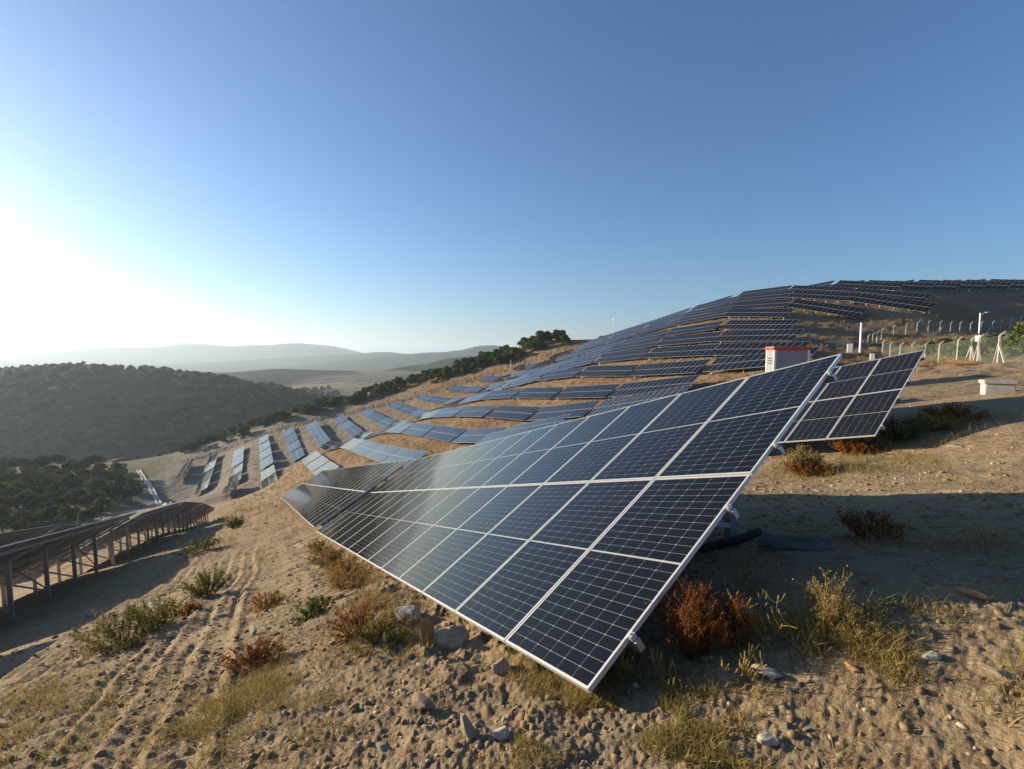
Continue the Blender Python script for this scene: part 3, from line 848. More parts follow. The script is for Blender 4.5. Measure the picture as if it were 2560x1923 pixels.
fence('wire_fence', 'nearer wire fence with bent concrete posts and diagonal braces at right',
      [(-34.1,83.0),(-31.6,79.2),(-29.0,75.5),(-26.9,73.2),(-25.2,72.2),(-21.8,65.9),(-20.0,65.0),(-18.1,62.2),(-17.0,60.1),(-13.7,52.7),(-10.9,48.3),(-8.2,44.0)], (7, 8, 9), 2.2, (.8, .6, 0))
fence('wire_fence', 'farther wire fence with bent concrete posts along the foot of the shaded slope',
      [(-40.3,92.8),(-40.9,95.8),(-41.5,98.8),(-43.1,104.3),(-43.0,108.8),(-42.3,112.0),(-41.7,115.2),(-41.1,118.5),(-39.9,120.5),(-38.9,122.4),(-38.0,124.1),(-37.4,127.3),(-36.7,130.6),(-35.9,133.6),(-35.5,136.9),(-34.9,140.1),(-34.2,143.4)], (13,), 1.9, (.8, .6, 0))
# drainage channel beside the pine stand
def drain():
    A_ = np.array([-250., -45.3]); B_ = np.array([-163., -22.9]); n = 26
    k = thing('drain_channel', 'pale concrete drainage channel running downhill past the pine stand', 'drain', (A_[0], A_[1], GZ(*A_)))
    o0 = Vector(k.location); d = (B_-A_)/np.linalg.norm(B_-A_); nrm = np.array([-d[1], d[0]])
    for i in range(n):
        a = A_+(B_-A_)*(i+.06)/n; b = A_+(B_-A_)*(i+.94)/n
        m = MB()
        za = GZ(*a)+.25; zb = GZ(*b)+.25
        for s, w in ((-.55, .22), (.55, .22)):
            m.bar(Vector((*(a+nrm*s), za))-o0, Vector((*(b+nrm*s), zb))-o0, w, .5)
        m.bar(Vector((*a, za-.15))-o0, Vector((*b, zb-.15))-o0, 1.0, .2)
        obj('channel_segment', m.mesh('channel_segment', M['white_paint'] if False else M['concrete_pale']), k)
M['concrete_pale'] = simple('pale_concrete', (.60, .57, .50), .85, 0, .3, .12, 2)
drain()
# board and conduit lying in the shade under the front table
x, y = -2.62, 4.72
o = box_bev('weathered_board', (.62, .26, .025), simple('weathered_board', (.13, .12, .11), .95, 0, .05, .4, 6), None, (x, y, GZ(x, y)+.05), .004)
o.rotation_euler = (R(9), R(-9), R(24)); tag(o, 'weathered grey board lying in the shade under the foreground table', 'board')
m = MB(); pts = [(-3.75, 4.0), (-3.45, 4.3), (-3.3, 4.75), (-3.35, 5.3)]
m.tube([(a-pts[0][0], b-pts[0][1], GZ(a, b)+.06-GZ(*pts[0])) for a, b in pts], .045, 8)
tag(obj('conduit_pipe', m.mesh('conduit_pipe', simple('dark_conduit', (.03, .03, .032), .8, 0, .1)), None, (pts[0][0], pts[0][1], GZ(*pts[0]))), 'dark cable conduit lying behind the first post of the foreground table', 'pipe')

# dirt path climbing the spur across the valley
def path():
    P = np.array([(-470,-165),(-486,-176),(-505,-180),(-522,-187),(-545,-205),(-575,-222),(-610,-250),(-650,-275)], float)
    t = np.linspace(0, len(P)-1, 60); X = np.interp(t, range(len(P)), P[:, 0]); Y = np.interp(t, range(len(P)), P[:, 1])
    d = np.stack([np.gradient(X), np.gradient(Y)], 1); d /= np.linalg.norm(d, axis=1)[:, None]; n_ = np.stack([-d[:, 1], d[:, 0]], 1)
    w = 3.2+1.2*vnoise(t*.9, t*0, 71)
    A_ = np.c_[X, Y]+n_*w[:, None]; B_ = np.c_[X, Y]-n_*w[:, None]
    V = np.r_[np.c_[A_, height(A_[:, 0], A_[:, 1])+1.6], np.c_[B_, height(B_[:, 0], B_[:, 1])+1.6]]; k = len(t)
    F = np.stack([np.arange(k-1), np.arange(1, k), np.arange(1, k)+k, np.arange(k-1)+k], 1).astype(np.int32)
    tag(obj('path', mesh('path', V, F, [simple('path_dirt', (.22, .19, .115), .95, 0, .1, .2, .05)])), kind='structure')
path()
# ------------------------------------------------------------------ vegetation and stones
def plant_mat(name, stops, transl=.25, rough=.9, rnd=.0, attr='tint'):
    m, n, l, b = new_mat(name)
    at = n.new('ShaderNodeAttribute'); at.attribute_name = attr
    cr = n.new('ShaderNodeValToRGB'); e = cr.color_ramp.elements
    e[0].position = stops[0][0]; e[0].color = (*stops[0][1], 1); e[1].position = stops[-1][0]; e[1].color = (*stops[-1][1], 1)
    for p, c in stops[1:-1]: k = e.new(p); k.color = (*c, 1)
    l.new(at.outputs['Fac'], cr.inputs[0]); col = cr.outputs[0]
    if rnd:
        oi = n.new('ShaderNodeObjectInfo'); hs = n.new('ShaderNodeHueSaturation'); l.new(col, hs.inputs['Color'])
        mr = n.new('ShaderNodeMapRange'); mr.inputs[3].default_value = 1-rnd; mr.inputs[4].default_value = 1+rnd; l.new(oi.outputs['Random'], mr.inputs[0]); l.new(mr.outputs[0], hs.inputs['Value'])
        mh = n.new('ShaderNodeMapRange'); mh.inputs[3].default_value = .5-.04*rnd; mh.inputs[4].default_value = .5+.05*rnd; l.new(oi.outputs['Random'], mh.inputs[0]); l.new(mh.outputs[0], hs.inputs['Hue'])
        col = hs.outputs[0]
    l.new(col, b.inputs['Base Color']); b.inputs['Roughness'].default_value = rough; b.inputs['Specular IOR Level'].default_value = .12
    if transl > 0:
        tr = n.new('ShaderNodeBsdfTranslucent'); l.new(col, tr.inputs[0]); ms = n.new('ShaderNodeMixShader'); ms.inputs[0].default_value = transl
        out = n['Material Output']; l.new(b.outputs[0], ms.inputs[1]); l.new(tr.outputs[0], ms.inputs[2]); l.new(ms.outputs[0], out.inputs[0])
    return m
M['dry'] = plant_mat('dry_plants', [(0, (.09, .11, .028)), (.3, (.24, .20, .062)), (.55, (.36, .27, .10)), (.8, (.30, .13, .036)), (1, (.20, .07, .018))], .3)
M['leaf'] = plant_mat('evergreen_foliage', [(0, (.035, .050, .014)), (.5, (.085, .105, .030)), (1, (.17, .18, .055))], .3, rnd=.25)
M['wood'] = plant_mat('distant_foliage', [(0, (.013, .024, .008)), (.5, (.032, .050, .016)), (1, (.075, .095, .034))], .1)
M['bark'] = simple('bark', (.11, .075, .05), .95, 0, .1, .25, 9)
def add_attr(me, name, a):
    at = me.attributes.new(name, 'FLOAT', 'POINT'); at.data.foreach_set('value', np.asarray(a, np.float32))
rng = np.random.RandomState(11)
def blades(B, length, width, lean, tint, curl=.6):
    """ribbon blades, three cross sections each; B (n,3)"""
    n = len(B); th = rng.uniform(0, 2*np.pi, n); ln = lean*rng.uniform(.2, 1.2, n)
    d = np.stack([np.cos(th)*np.sin(ln), np.sin(th)*np.sin(ln), np.cos(ln)], 1)
    th2 = th+rng.normal(0, curl, n); ln2 = ln+rng.uniform(.1, 1.0, n)*curl
    d2 = np.stack([np.cos(th2)*np.sin(ln2), np.sin(th2)*np.sin(ln2), np.cos(ln2)], 1)
    ph = rng.uniform(0, 2*np.pi, n); s = np.stack([np.cos(ph), np.sin(ph), np.zeros(n)], 1)
    L = length[:, None]; w = width[:, None]
    p0 = B; p1 = B+d*L*.55; p2 = p1+d2*L*.5
    V = np.stack([p0-s*w*.5, p0+s*w*.5, p1-s*w*.45, p1+s*w*.45, p2-s*w*.12, p2+s*w*.12], 1).reshape(-1, 3)
    o = np.arange(n)[:, None]*6
    F = np.concatenate([o+np.array([[0, 1, 3, 2]]), o+np.array([[2, 3, 5, 4]])]).astype(np.int32)
    return V, F, np.repeat(tint, 6)
def join(parts):
    V = []; F = []; T = []; n = 0
    for v, f, t in parts: V.append(v); F.append(f+n); T.append(t); n += len(v)
    return np.concatenate(V), np.concatenate(F), np.concatenate(T)
def ground_pts(x, y): return np.stack([x, y, height(x, y)+relief(x, y)-.01], 1)
# mats of dry ground vegetation near the viewpoint: (x, y, radius x, radius y, count, tint, length)
MATS = [(-2.0,1.72,.75,.5,8500,.42,.085),(-1.65,2.15,.6,.45,6500,.42,.085),(-2.1,1.35,.6,.4,4200,.46,.075),(-1.35,1.8,.5,.5,3500,.4,.08),(-2.6,1.75,.6,.28,2600,.5,.08),
 (-5.0,-1.7,1.5,.9,4200,.36,.16),(-6.4,-2.3,1.2,.8,2200,.4,.16),(-3.9,-.12,.75,.5,3000,.40,.11),(-3.9,-.5,.9,.5,2500,.44,.11),(-4.6,.1,1.0,.55,2400,.52,.12),(-3.3,.3,.7,.5,1800,.45,.08),
 (-1.45,3.1,.6,.4,3800,.42,.14),(-1.27,3.55,.6,.4,2500,.4,.13),(-1.0,3.0,.8,.5,1500,.42,.10),(-5.7,1.3,1.2,.4,3600,.55,.13),(-4.5,1.05,.7,.4,2600,.34,.12),(-8.5,1.45,2.2,.35,3800,.6,.16),(-12.5,1.5,3,.4,3600,.55,.18),
 (-6.2,11.9,2.2,1.2,4200,.42,.28),(-5.6,14.8,1.6,2.0,3600,.40,.26),(-4.9,13.0,1.5,1.2,1500,.45,.18),(-5.4,16.6,1.4,1.2,2400,.5,.26),(-2.8,10.2,1.6,1.0,900,.4,.12),(-6.4,.5,1.2,.5,1000,.1,.10),(-8.5,0,1.2,.6,900,.55,.14),
 (-12.5,-.1,1.6,.6,700,.15,.14),(-17,0,3,1.0,1200,.2,.2),(-24,-2,4,1.2,1200,.25,.25),(-3.0,4.2,1.5,.6,800,.5,.14),(-1.9,5.8,1.2,.8,1300,.6,.22)]
parts = []
for (x, y, rx, ry, n, t, ln) in MATS:
    a = rng.normal(0, .5, n)*rx+x; b = rng.normal(0, .5, n)*ry+y
    # patchy: keep where a small noise is high
    keep = vnoise(a*3.1, b*3.1, 31)+.7*vnoise(a*9, b*9, 32) > -.12+.35*rng.rand(n)
    a = a[keep]; b = b[keep]; k = len(a)
    parts.append(blades(ground_pts(a, b), ln*rng.uniform(.45, 1.3, k), rng.uniform(.0018, .0045, k)*(1+ln*3), .95, np.clip(t+rng.normal(0, .13, k), 0, 1), .9))
# sparse litter everywhere in the foreground
n = 9000; r_ = 1.5+12*rng.rand(n)**1.3; a = rng.uniform(-1.05, 1.05, n)
hx, hy = -.8722, .4847
X = r_*(hx*np.cos(a)-hy*np.sin(a)*-1); Y = r_*(hy*np.cos(a)-hx*np.sin(a)*1)
keep = vnoise(X*1.1, Y*1.1, 35) > .15; X = X[keep]; Y = Y[keep]; k = len(X)
parts.append(blades(ground_pts(X, Y), rng.uniform(.03, .12, k), rng.uniform(.002, .005, k), 1.25, np.clip(.5+rng.normal(0, .15, k), 0, 1), .6))
V, F, T = join(parts)
me = mesh('dry_grass', V, F, [M['dry']]); add_attr(me, 'tint', T)
tag(obj('dry_grass', me), 'mats of dry yellow grass and weeds on the foreground dirt', 'grass', kind='stuff')
# scrub between the panel rows up the hill
parts = []
n = 26000
X = -rng.uniform(18, 262, n); Y = rng.uniform(-6, 138, n)
dens = fbm(X/7, Y/4, 3, 41)
keep = dens+.25*rng.randn(n) > .02
X = X[keep]; Y = Y[keep]; n = len(X); k = 5
Xb = np.repeat(X, k)+rng.normal(0, .16, n*k); Yb = np.repeat(Y, k)+rng.normal(0, .16, n*k)
tt = np.repeat(np.clip(.55+.14*rng.randn(n), .2, 1), k)+.06*rng.randn(n*k)
V, F, T = blades(ground_pts(Xb, Yb), rng.uniform(.22, .6, n*k)*np.clip(np.hypot(Xb, Yb)/70, .35, 1), rng.uniform(.05, .11, n*k)*np.clip(np.hypot(Xb, Yb)/70, .2, 1), .7, np.clip(tt, 0, 1), .5)
me = mesh('dry_scrub', V, F, [M['dry']]); add_attr(me, 'tint', T)
tag(obj('dry_scrub', me), 'straw coloured scrub tufts between the panel rows', 'scrub', kind='stuff')

# --- single weeds and bushes
def tube_np(P, r0, r1, n=4):
    P = np.asarray(P, float); k = len(P); V = np.zeros((k, n, 3))
    for i in range(k):
        d = P[min(i+1, k-1)]-P[max(i-1, 0)]; d /= np.linalg.norm(d)+1e-9
        u = np.cross(d, [0, 0, 1.]) if abs(d[2]) < .95 else np.cross(d, [1., 0, 0]); u /= np.linalg.norm(u); w = np.cross(d, u)
        r = r0+(r1-r0)*i/(k-1)
        for j in range(n): V[i, j] = P[i]+r*(u*math.cos(2*math.pi*j/n)+w*math.sin(2*math.pi*j/n))
    F = [(i*n+j, i*n+(j+1) % n, (i+1)*n+(j+1) % n, (i+1)*n+j) for i in range(k-1) for j in range(n)]
    return V.reshape(-1, 3), np.array(F, np.int32)
def leaf_cloud(P, size, tint, out=None):
    n = len(P); a = rng.normal(0, 1, (n, 3)); 
    if out is not None: a = a*.55+out
    a /= np.linalg.norm(a, axis=1)[:, None]+1e-9
    b = np.cross(a, rng.normal(0, 1, (n, 3))); b /= np.linalg.norm(b, axis=1)[:, None]+1e-9
    c = np.cross(a, b); s = size[:, None]
    V = np.stack([P-b*s-c*s*.45, P+b*s*.15-c*s*.7, P+b*s+c*s*.4, P-b*s*.1+c*s*.75], 1).reshape(-1, 3)
    F = (np.arange(n)[:, None]*4+np.arange(4)[None]).astype(np.int32)
    return V, F, np.repeat(tint, 4)
def bushy_weed(h, w, nst, fuzz, tint, leafsize, side=5):
    """many upright branching stems with short side twigs and tiny leaves"""
    parts = []; LP = []
    for i in range(nst):
        th = rng.uniform(0, 2*math.pi); rad = w*rng.rand()**.6; hh = h*(1-.35*(rad/w)**2)*rng.uniform(.6, 1.05)
        p0 = np.array([math.cos(th), math.sin(th), 0])*rad*.22
        tip = np.array([math.cos(th)*rad, math.sin(th)*rad, hh]); mid = (p0+tip)/2+rng.normal(0, .04*h, 3)+np.array([0, 0, .08*h])
        ts = np.linspace(0, 1, 6)[:, None]; P = (1-ts)**2*p0+2*ts*(1-ts)*mid+ts**2*tip
        v, f = tube_np(P, .0035, .0016, 3); parts.append((v, f, np.full(len(v), min(1, tint+.1))))
        LP.append((P[1:].repeat(fuzz, 0)+rng.normal(0, .014, (5*fuzz, 3))))
        for k in range(side):
            t = rng.uniform(.3, .95); q = (1-t)**2*p0+2*t*(1-t)*mid+t*t*tip
            d = rng.normal(0, 1, 3); d[2] = abs(d[2])+.7; d /= np.linalg.norm(d); L_ = h*rng.uniform(.10, .24)
            Q = np.array([q, q+d*L_*.5, q+d*L_+np.array([0, 0, .03*h])])
            v, f = tube_np(Q, .002, .0012, 3); parts.append((v, f, np.full(len(v), tint)))
            LP.append(np.linspace(q, Q[2], 4).repeat(max(1, fuzz//2), 0)+rng.normal(0, .010, (4*max(1, fuzz//2), 3)))
    LP = np.concatenate(LP); parts.append(leaf_cloud(LP, leafsize*rng.uniform(.5, 1.4, len(LP)), np.clip(tint+rng.normal(0, .1, len(LP)), 0, 1)))
    return join(parts)
def stalk_weed(h, nst, tint, spread=.5, heads=6):
    """sparse curving stalks with knobbly seed heads"""
    parts = []
    for i in range(nst):
        th = rng.uniform(0, 2*math.pi); hh = h*rng.uniform(.55, 1.05)
        P = [np.array([rng.normal(0, .02), rng.normal(0, .02), 0])]; d = np.array([math.cos(th)*spread*.6, math.sin(th)*spread*.6, 1.0])
        for s in range(7):
            d = d+rng.normal(0, .22, 3); d[2] = max(d[2], .25); d /= np.linalg.norm(d); P.append(P[-1]+d*hh/7)
        v, f = tube_np(P, .0042, .002, 4); parts.append((v, f, np.full(len(v), tint)))
        for k in range(heads):
            j = rng.randint(2, 7); q = P[j]; d2 = rng.normal(0, 1, 3); d2[2] = abs(d2[2])*.8+.2; d2 /= np.linalg.norm(d2); L_ = hh*rng.uniform(.08, .2)
            Q = [q, q+d2*L_*.6, q+d2*L_+np.array([0, 0, L_*.35])]; 
            v, f = tube_np(Q, .0022, .0016, 3); parts.append((v, f, np.full(len(v), tint)))
            v, f = tube_np([Q[-1], Q[-1]+np.array([0, 0, .012])+d2*.006, Q[-1]+np.array([0, 0, .024])+d2*.014], .0055, .003, 4); parts.append((v, f, np.full(len(v), min(1, tint+.12))))
    return join(parts)
def plant(name, label, cat, xy, data, rz=0, scale=1., group=None):
    V, F, T = data
    me = mesh(name, V, F, [M['dry']]); add_attr(me, 'tint', T)
    return tag(obj(name, me, None, (xy[0], xy[1], GZ(*xy)-.02), (0, 0, rz), scale), label, cat, group)
plant('rust_bush', 'tall rust orange dried bush at the near end of the foreground table', 'bush', (-2.12, 2.62), bushy_weed(.50, .30, 70, 6, .90, .0046, 11))
plant('rust_bush', 'smaller rust bush right beside the tall rust orange one', 'bush', (-1.93, 2.86), bushy_weed(.36, .17, 30, 5, .86, .0042, 9))
plant('stalk_weed', 'thin pale stalks rising behind the tall rust bush', 'weed', (-2.10, 2.88), stalk_weed(.50, 6, .52))
plant('stalk_weed', 'pale curling stalks to the right of the rust bushes', 'weed', (-1.76, 2.95), stalk_weed(.52, 5, .48, .8))
plant('stalk_weed', 'dry stalks in the shade behind the rust bushes', 'weed', (-2.25, 3.35), stalk_weed(.46, 6, .55))
plant('stalk_weed', 'straggling stalks bending over the near panel corner', 'weed', (-2.27, 2.12), stalk_weed(.30, 7, .5, 1.0))
plant('stalk_weed', 'low curling stalks just below the near panel corner', 'weed', (-2.03, 2.28), stalk_weed(.24, 9, .46, 1.2))
plant('stalk_weed', 'low straggling weed between the rust bush and bare stones', 'weed', (-1.72, 2.62), stalk_weed(.22, 8, .42, 1.2))
plant('yellow_weed', 'branching golden weed catching the sun at the shadow edge', 'weed', (-1.60, 3.36), bushy_weed(.34, .20, 26, 5, .5, .0055, 7))
plant('yellow_weed', 'flattened golden weed at the right of the branching one', 'weed', (-1.45, 3.42), bushy_weed(.16, .34, 40, 4, .5, .005, 5))
BUSH = [((-8.7,-1.85), .55, .75, 60, 7, .22, .013, 'dark olive bush at the edge of the left shadow'), ((-9.4,-1.55), .5, .5, 40, 7, .12, .014, 'green bush adjoining the dark olive bush at left'),
 ((-11.6,-1.05), .5, .6, 55, 7, .14, .014, 'round green bush alone on the tracked dirt strip'), ((-36,-1.5), .8, 1.0, 50, 5, .08, .03, 'small green bush far down the strip beside the front row'),
 ((-24.1,-2.4), .5, 1.1, 45, 5, .15, .024, 'low green bush at the tip of the left shadow'), ((-5.1,-.12), .22, .35, 60, 5, .88, .008, 'rust coloured tuft left of centre in the foreground dirt'),
 ((-5.0,.9), .24, .42, 60, 5, .9, .008, 'rust tuft beside the upright orange rock'), ((-4.5,1.0), .20, .40, 50, 5, .28, .009, 'olive weed patch just left of the upright orange rock'),
 ((-6.5,.55), .14, .35, 40, 5, .02, .010, 'bright green weed low on the tracked dirt'), ((-7.0,.75), .12, .3, 30, 5, .02, .010, 'second bright green weed uphill of the first'),
 ((-8.5,.05), .25, .35, 45, 5, .8, .010, 'brown tuft on the ridge between the wheel tracks'), ((-10,-1.2), .22, .28, 35, 5, .9, .010, 'small orange tuft close to the round green bush'),
 ((-14.9,1.55), .4, .5, 45, 5, .35, .016, 'yellowish weed under the far lower panel edge'), ((-12.0,1.45), .38, .5, 50, 5, .6, .015, 'brown weed under the lower panel edge, second from far end'),
 ((-9.3,1.45), .35, .5, 55, 5, .7, .013, 'rust weed under the middle of the lower panel edge'), ((-7.9,1.3), .30, .45, 55, 5, .62, .012, 'tawny weed in front of the lower panel edge'),
 ((-6.4,11.7), .75, .55, 70, 7, .45, .016, 'yellow bush in front of the second table'), ((-6.1,11.5), .42, .6, 60, 7, .93, .014, 'rust orange skirt of bush at the foot of the yellow bush'),
 ((-6.3,13.8), .55, .7, 60, 6, .88, .016, 'rust bush below the lower edge of the second table'), ((-5.7,15.0), .6, .7, 60, 6, .12, .018, 'green bush at the right end of the second table'),
 ((-5.2,15.8), .5, .7, 55, 6, .34, .018, 'yellow green bush right of the green one near the second table'), ((-5.2,16.8), .55, .8, 60, 6, .85, .018, 'rust bush on the mound behind the green bush'),
 ((-2.3,5.6), .3, .4, 40, 4, .95, .010, 'dark dead bush in the shade under the foreground table')]
for xy, h, w, nst, fz, t, ls, lab in BUSH:
    nm = 'rust_bush' if t > .75 else ('green_bush' if t < .2 else 'dry_bush')
    plant(nm, lab, 'bush', xy, bushy_weed(h, w, nst, fz, t, ls, 5), rng.uniform(0, 6))

# --- rocks
def rock_mesh(seed, flat, cut=5):
    r2 = np.random.RandomState(seed); bm = bmesh.new(); bmesh.ops.create_icosphere(bm, subdivisions=3, radius=1.0)
    V = np.array([v.co[:] for v in bm.verts])
    for _ in range(cut+4):
        nrm = r2.normal(0, 1, 3); nrm /= np.linalg.norm(nrm); d = r2.uniform(.45, .85)
        s = V@nrm; V = V-np.outer(np.maximum(s-d, 0), nrm)*.92
    V = V*(1+.07*vnoise(V[:, 0]*3+seed, V[:, 1]*3+V[:, 2]*2, seed)[:, None]+.025*vnoise(V[:, 0]*9+seed, V[:, 1]*9+V[:, 2]*7, seed+1)[:, None])
    V = V*np.array([1, r2.uniform(.6, .9), flat])
    for v, c_ in zip(bm.verts, V): v.co = c_
    me = bpy.data.meshes.new('rock'); bm.to_mesh(me); bm.free(); return me
M['rock'] = simple('weathered_stone', (.31, .245, .17), .92, 0, .2, .28, 3.5, .5, 22, rnd=.25)
M['rock_orange'] = simple('orange_stone', (.38, .22, .10), .92, 0, .2, .22, 3, .5, 18)
M['rock_white'] = simple('pale_limestone', (.42, .38, .31), .92, 0, .2, .2, 3, .5, 18)
ROCKS = [rock_mesh(i, f_) for i, f_ in enumerate((.55, .7, .4, .6, .3, .5, .8))]
for me in ROCKS: me.materials.append(M['rock'])
def rock(label, xy, size, kind, rot=(0, 0, 0), mat=None, sc=(1, 1, 1), sink=.3, group=None):
    me = ROCKS[kind]
    if mat is not None: me = me.copy(); me.materials.clear(); me.materials.append(mat)
    g = GZ(*xy)
    o = obj('rock', me, None, (xy[0], xy[1], g+size*sc[2]*(.55-sink)), rot, tuple(size*s for s in sc))
    return tag(o, label, 'rock', group)
rock('upright slab of orange rock standing in the dirt beside the front table', (-4.08,1.36), .16, 4, (R(6), R(78), R(35)), M['rock_orange'], (1.15, .85, .8), -.55)
rock('dark crumbly lump of earth and rock behind the upright orange slab', (-3.93,1.56), .20, 0, (.2, .1, 1), M['rock'], (1, 1.1, .9), .1)
rock('pale whitish boulder half buried near the lower panel edge', (-5.05,1.42), .20, 3, (0, .2, .5), M['rock_white'], (1, .9, .9), .2)
rock('flat tan stone left of centre at the bottom of the photo', (-2.88,.90), .085, 2, (0, 0, .4), None, (1.2, 1, .8), .1)
rock('brown upright stone at the bottom centre', (-2.36,1.02), .085, 1, (.3, .6, .2), None, (1, .8, 1.1), 0)
rock('rounded stone right of the brown upright stone at the bottom', (-2.22,1.16), .065, 3, (.1, .2, .9), M['rock_white'], (1, 1, .9), .1)
rock('long flat grey stone beside the left shadow', (-11.2,-1.85), .30, 4, (0, .05, .5), M['rock_white'], (1.2, .5, .8), .1)
rock('hollow brown clod just below the lower panel edge', (-3.02,1.60), .12, 0, (.4, .3, 2), None, (1, 1, .9), .1)
rock('dark thin stone on the tracked strip', (-6.55,-.12), .11, 4, (0, 0, .2), None, (1.3, .6, .9), .05)
rock('tan stone in front of the rust bushes', (-1.62,2.70), .075, 2, (0, .1, .6), M['rock_white'], (1.2, .8, .9), .1)
rock('pale stone on the sunlit mound at right', (-1.05,3.32), .06, 3, (0, 0, .8), M['rock_white'], (1, .9, .8), .2)
rock('brown stone near the right photo edge', (-.76,3.36), .08, 0, (0, .2, .3), None, (1.2, .8, .7), .2)
rock('reddish stone on the bright ground right of the weeds', (-1.30,3.02), .05, 1, (0, 0, 0), M['rock_orange'], (1, .8, .8), .2)
rock('grey white stone at the bottom edge right of centre', (-1.33,2.26), .06, 5, (0, 0, 1), M['rock_white'], (1, 1, .9), .1)
rock('pointed yellow stone at the shadow edge on the right', (-1.13,4.22), .07, 2, (0, .2, .5), M['rock_orange'], (1.4, .6, .9), .05)
rock('orange rock slab lying in front of the fence braces', (-15.6,52.5), .9, 4, (0, .06, .3), M['rock_orange'], (1.5, .8, .8), .1)
rock('large tan rock at the mound crest below the manhole', (-6.1,16.9), .28, 0, (0, 0, .3), None, (1, 1, .8), .2)
# scattered stones of the foreground
n = 0; tries = 0
while n < 170 and tries < 3000:
    tries += 1
    r0 = 1.6+14*random.random()**1.5; a = random.uniform(-.95, .95)
    x = r0*(hx*math.cos(a)+hy*math.sin(a)); y = r0*(hy*math.cos(a)-hx*math.sin(a))
    if x > -1 and y < .6: continue
    sz = random.choice((.012, .016, .02, .025, .03, .04))*(1+r0/9)
    k = random.randrange(7)
    o = obj('rock', ROCKS[k], None, (x, y, GZ(x, y)+sz*.12), (random.uniform(-.3, .3), random.uniform(-.3, .3), random.uniform(0, 6)), (sz*random.uniform(.9, 1.5), sz, sz*random.uniform(.6, 1)))
    tag(o, 'small loose stone scattered on the foreground dirt', 'rock', 'small stones on the foreground dirt'); n += 1
# gravel and crumbs, far too many to count
def crumbs(name, n, rmin, rmax, smin, smax, mat, label, p=1.6):
    bm = bmesh.new(); bmesh.ops.create_icosphere(bm, subdivisions=1, radius=1.0)
    base = np.array([v.co[:] for v in bm.verts]); Fb = np.array([[v.index for v in f.verts] for f in bm.faces], np.int32); bm.free()
    base = base[:, :]; nb = len(base)
    r0 = rmin+(rmax-rmin)*rng.rand(n)**p; a = rng.uniform(-1.0, 1.0, n)
    X = r0*(hx*np.cos(a)+hy*np.sin(a)); Y = r0*(hy*np.cos(a)-hx*np.sin(a))
    keep = vnoise(X*1.3, Y*1.3, 51)+.5*vnoise(X*5, Y*5, 52)+.5*rng.randn(n) > 0
    X = X[keep]; Y = Y[keep]; r0 = r0[keep]; n = len(X)
    s = (smin+(smax-smin)*rng.rand(n)**3)*(1+r0/14)
    C = ground_pts(X, Y); C[:, 2] += .01+s*.2
    J = base[None]*(1+.35*rng.uniform(-1, 1, (n, nb, 1)))*s[:, None, None]*np.stack([rng.uniform(.8, 1.4, n), rng.uniform(.7, 1.1, n), rng.uniform(.45, .9, n)], 1)[:, None]
    th = rng.uniform(0, 6.28, n); c_, s_ = np.cos(th)[:, None], np.sin(th)[:, None]
    J = np.stack([J[..., 0]*c_-J[..., 1]*s_, J[..., 0]*s_+J[..., 1]*c_, J[..., 2]], -1)
    V = (C[:, None]+J).reshape(-1, 3); F = (np.arange(n)[:, None, None]*nb+Fb[None]).reshape(-1, 3).astype(np.int32)
    me = mesh(name, V, F, [mat])
    tag(obj(name, me), label, 'gravel', kind='stuff')
M['clod'] = simple('earth_crumb', (.23, .165, .095), 1, 0, .1, .35, 30)
M['pebble'] = simple('gravel_stone', (.36, .29, .20), .9, 0, .2, .55, 14)
crumbs('earth_crumbs', 15000, 1.2, 13, .004, .026, M['clod'], 'loose crumbs of earth on the foreground slope')
crumbs('gravel', 9000, 1.2, 22, .004, .020, M['pebble'], 'fine gravel scattered over the dirt')

def rubble():
    bm = bmesh.new(); bmesh.ops.create_icosphere(bm, subdivisions=1, radius=1.0)
    base = np.array([v.co[:] for v in bm.verts]); Fb = np.array([[v.index for v in f.verts] for f in bm.faces], np.int32); bm.free(); nb = len(base)
    E_ = np.array([(-255,-30),(-254,-5),(-248,8),(-242,20),(-240,32),(-230,43),(-222,53),(-211,63),(-200,74),(-190,85),(-180,96),(-170,106),(-160,117)], float)
    n = 2600; t = rng.uniform(0, len(E_)-1, n)
    X = np.interp(t, range(len(E_)), E_[:, 0])-np.abs(rng.normal(0, 4.5, n)); Y = np.interp(t, range(len(E_)), E_[:, 1])+rng.normal(0, 2, n)
    k = 900; X = np.r_[X, -rng.uniform(25, 235, k)]; Y = np.r_[Y, rng.uniform(-4, 125, k)]
    s = np.r_[rng.uniform(.10, .55, n)**1.0, rng.uniform(.06, .22, k)]; n = n+k
    C = ground_pts(X, Y)
    J = base[None]*(1+.35*rng.uniform(-1, 1, (n, nb, 1)))*s[:, None, None]*np.stack([rng.uniform(.8, 1.5, n), rng.uniform(.6, 1.1, n), rng.uniform(.4, .8, n)], 1)[:, None]
    V = (C[:, None]+J).reshape(-1, 3); F = (np.arange(n)[:, None, None]*nb+Fb[None]).reshape(-1, 3).astype(np.int32)
    tag(obj('rubble', mesh('rubble', V, F, [M['rock_rubble']])), 'pale stone rubble along the western edge and between the rows', 'rubble', kind='stuff')
M['rock_rubble'] = simple('rubble_stone', (.27, .20, .135), .95, 0, .1, .4, .6)
rubble()

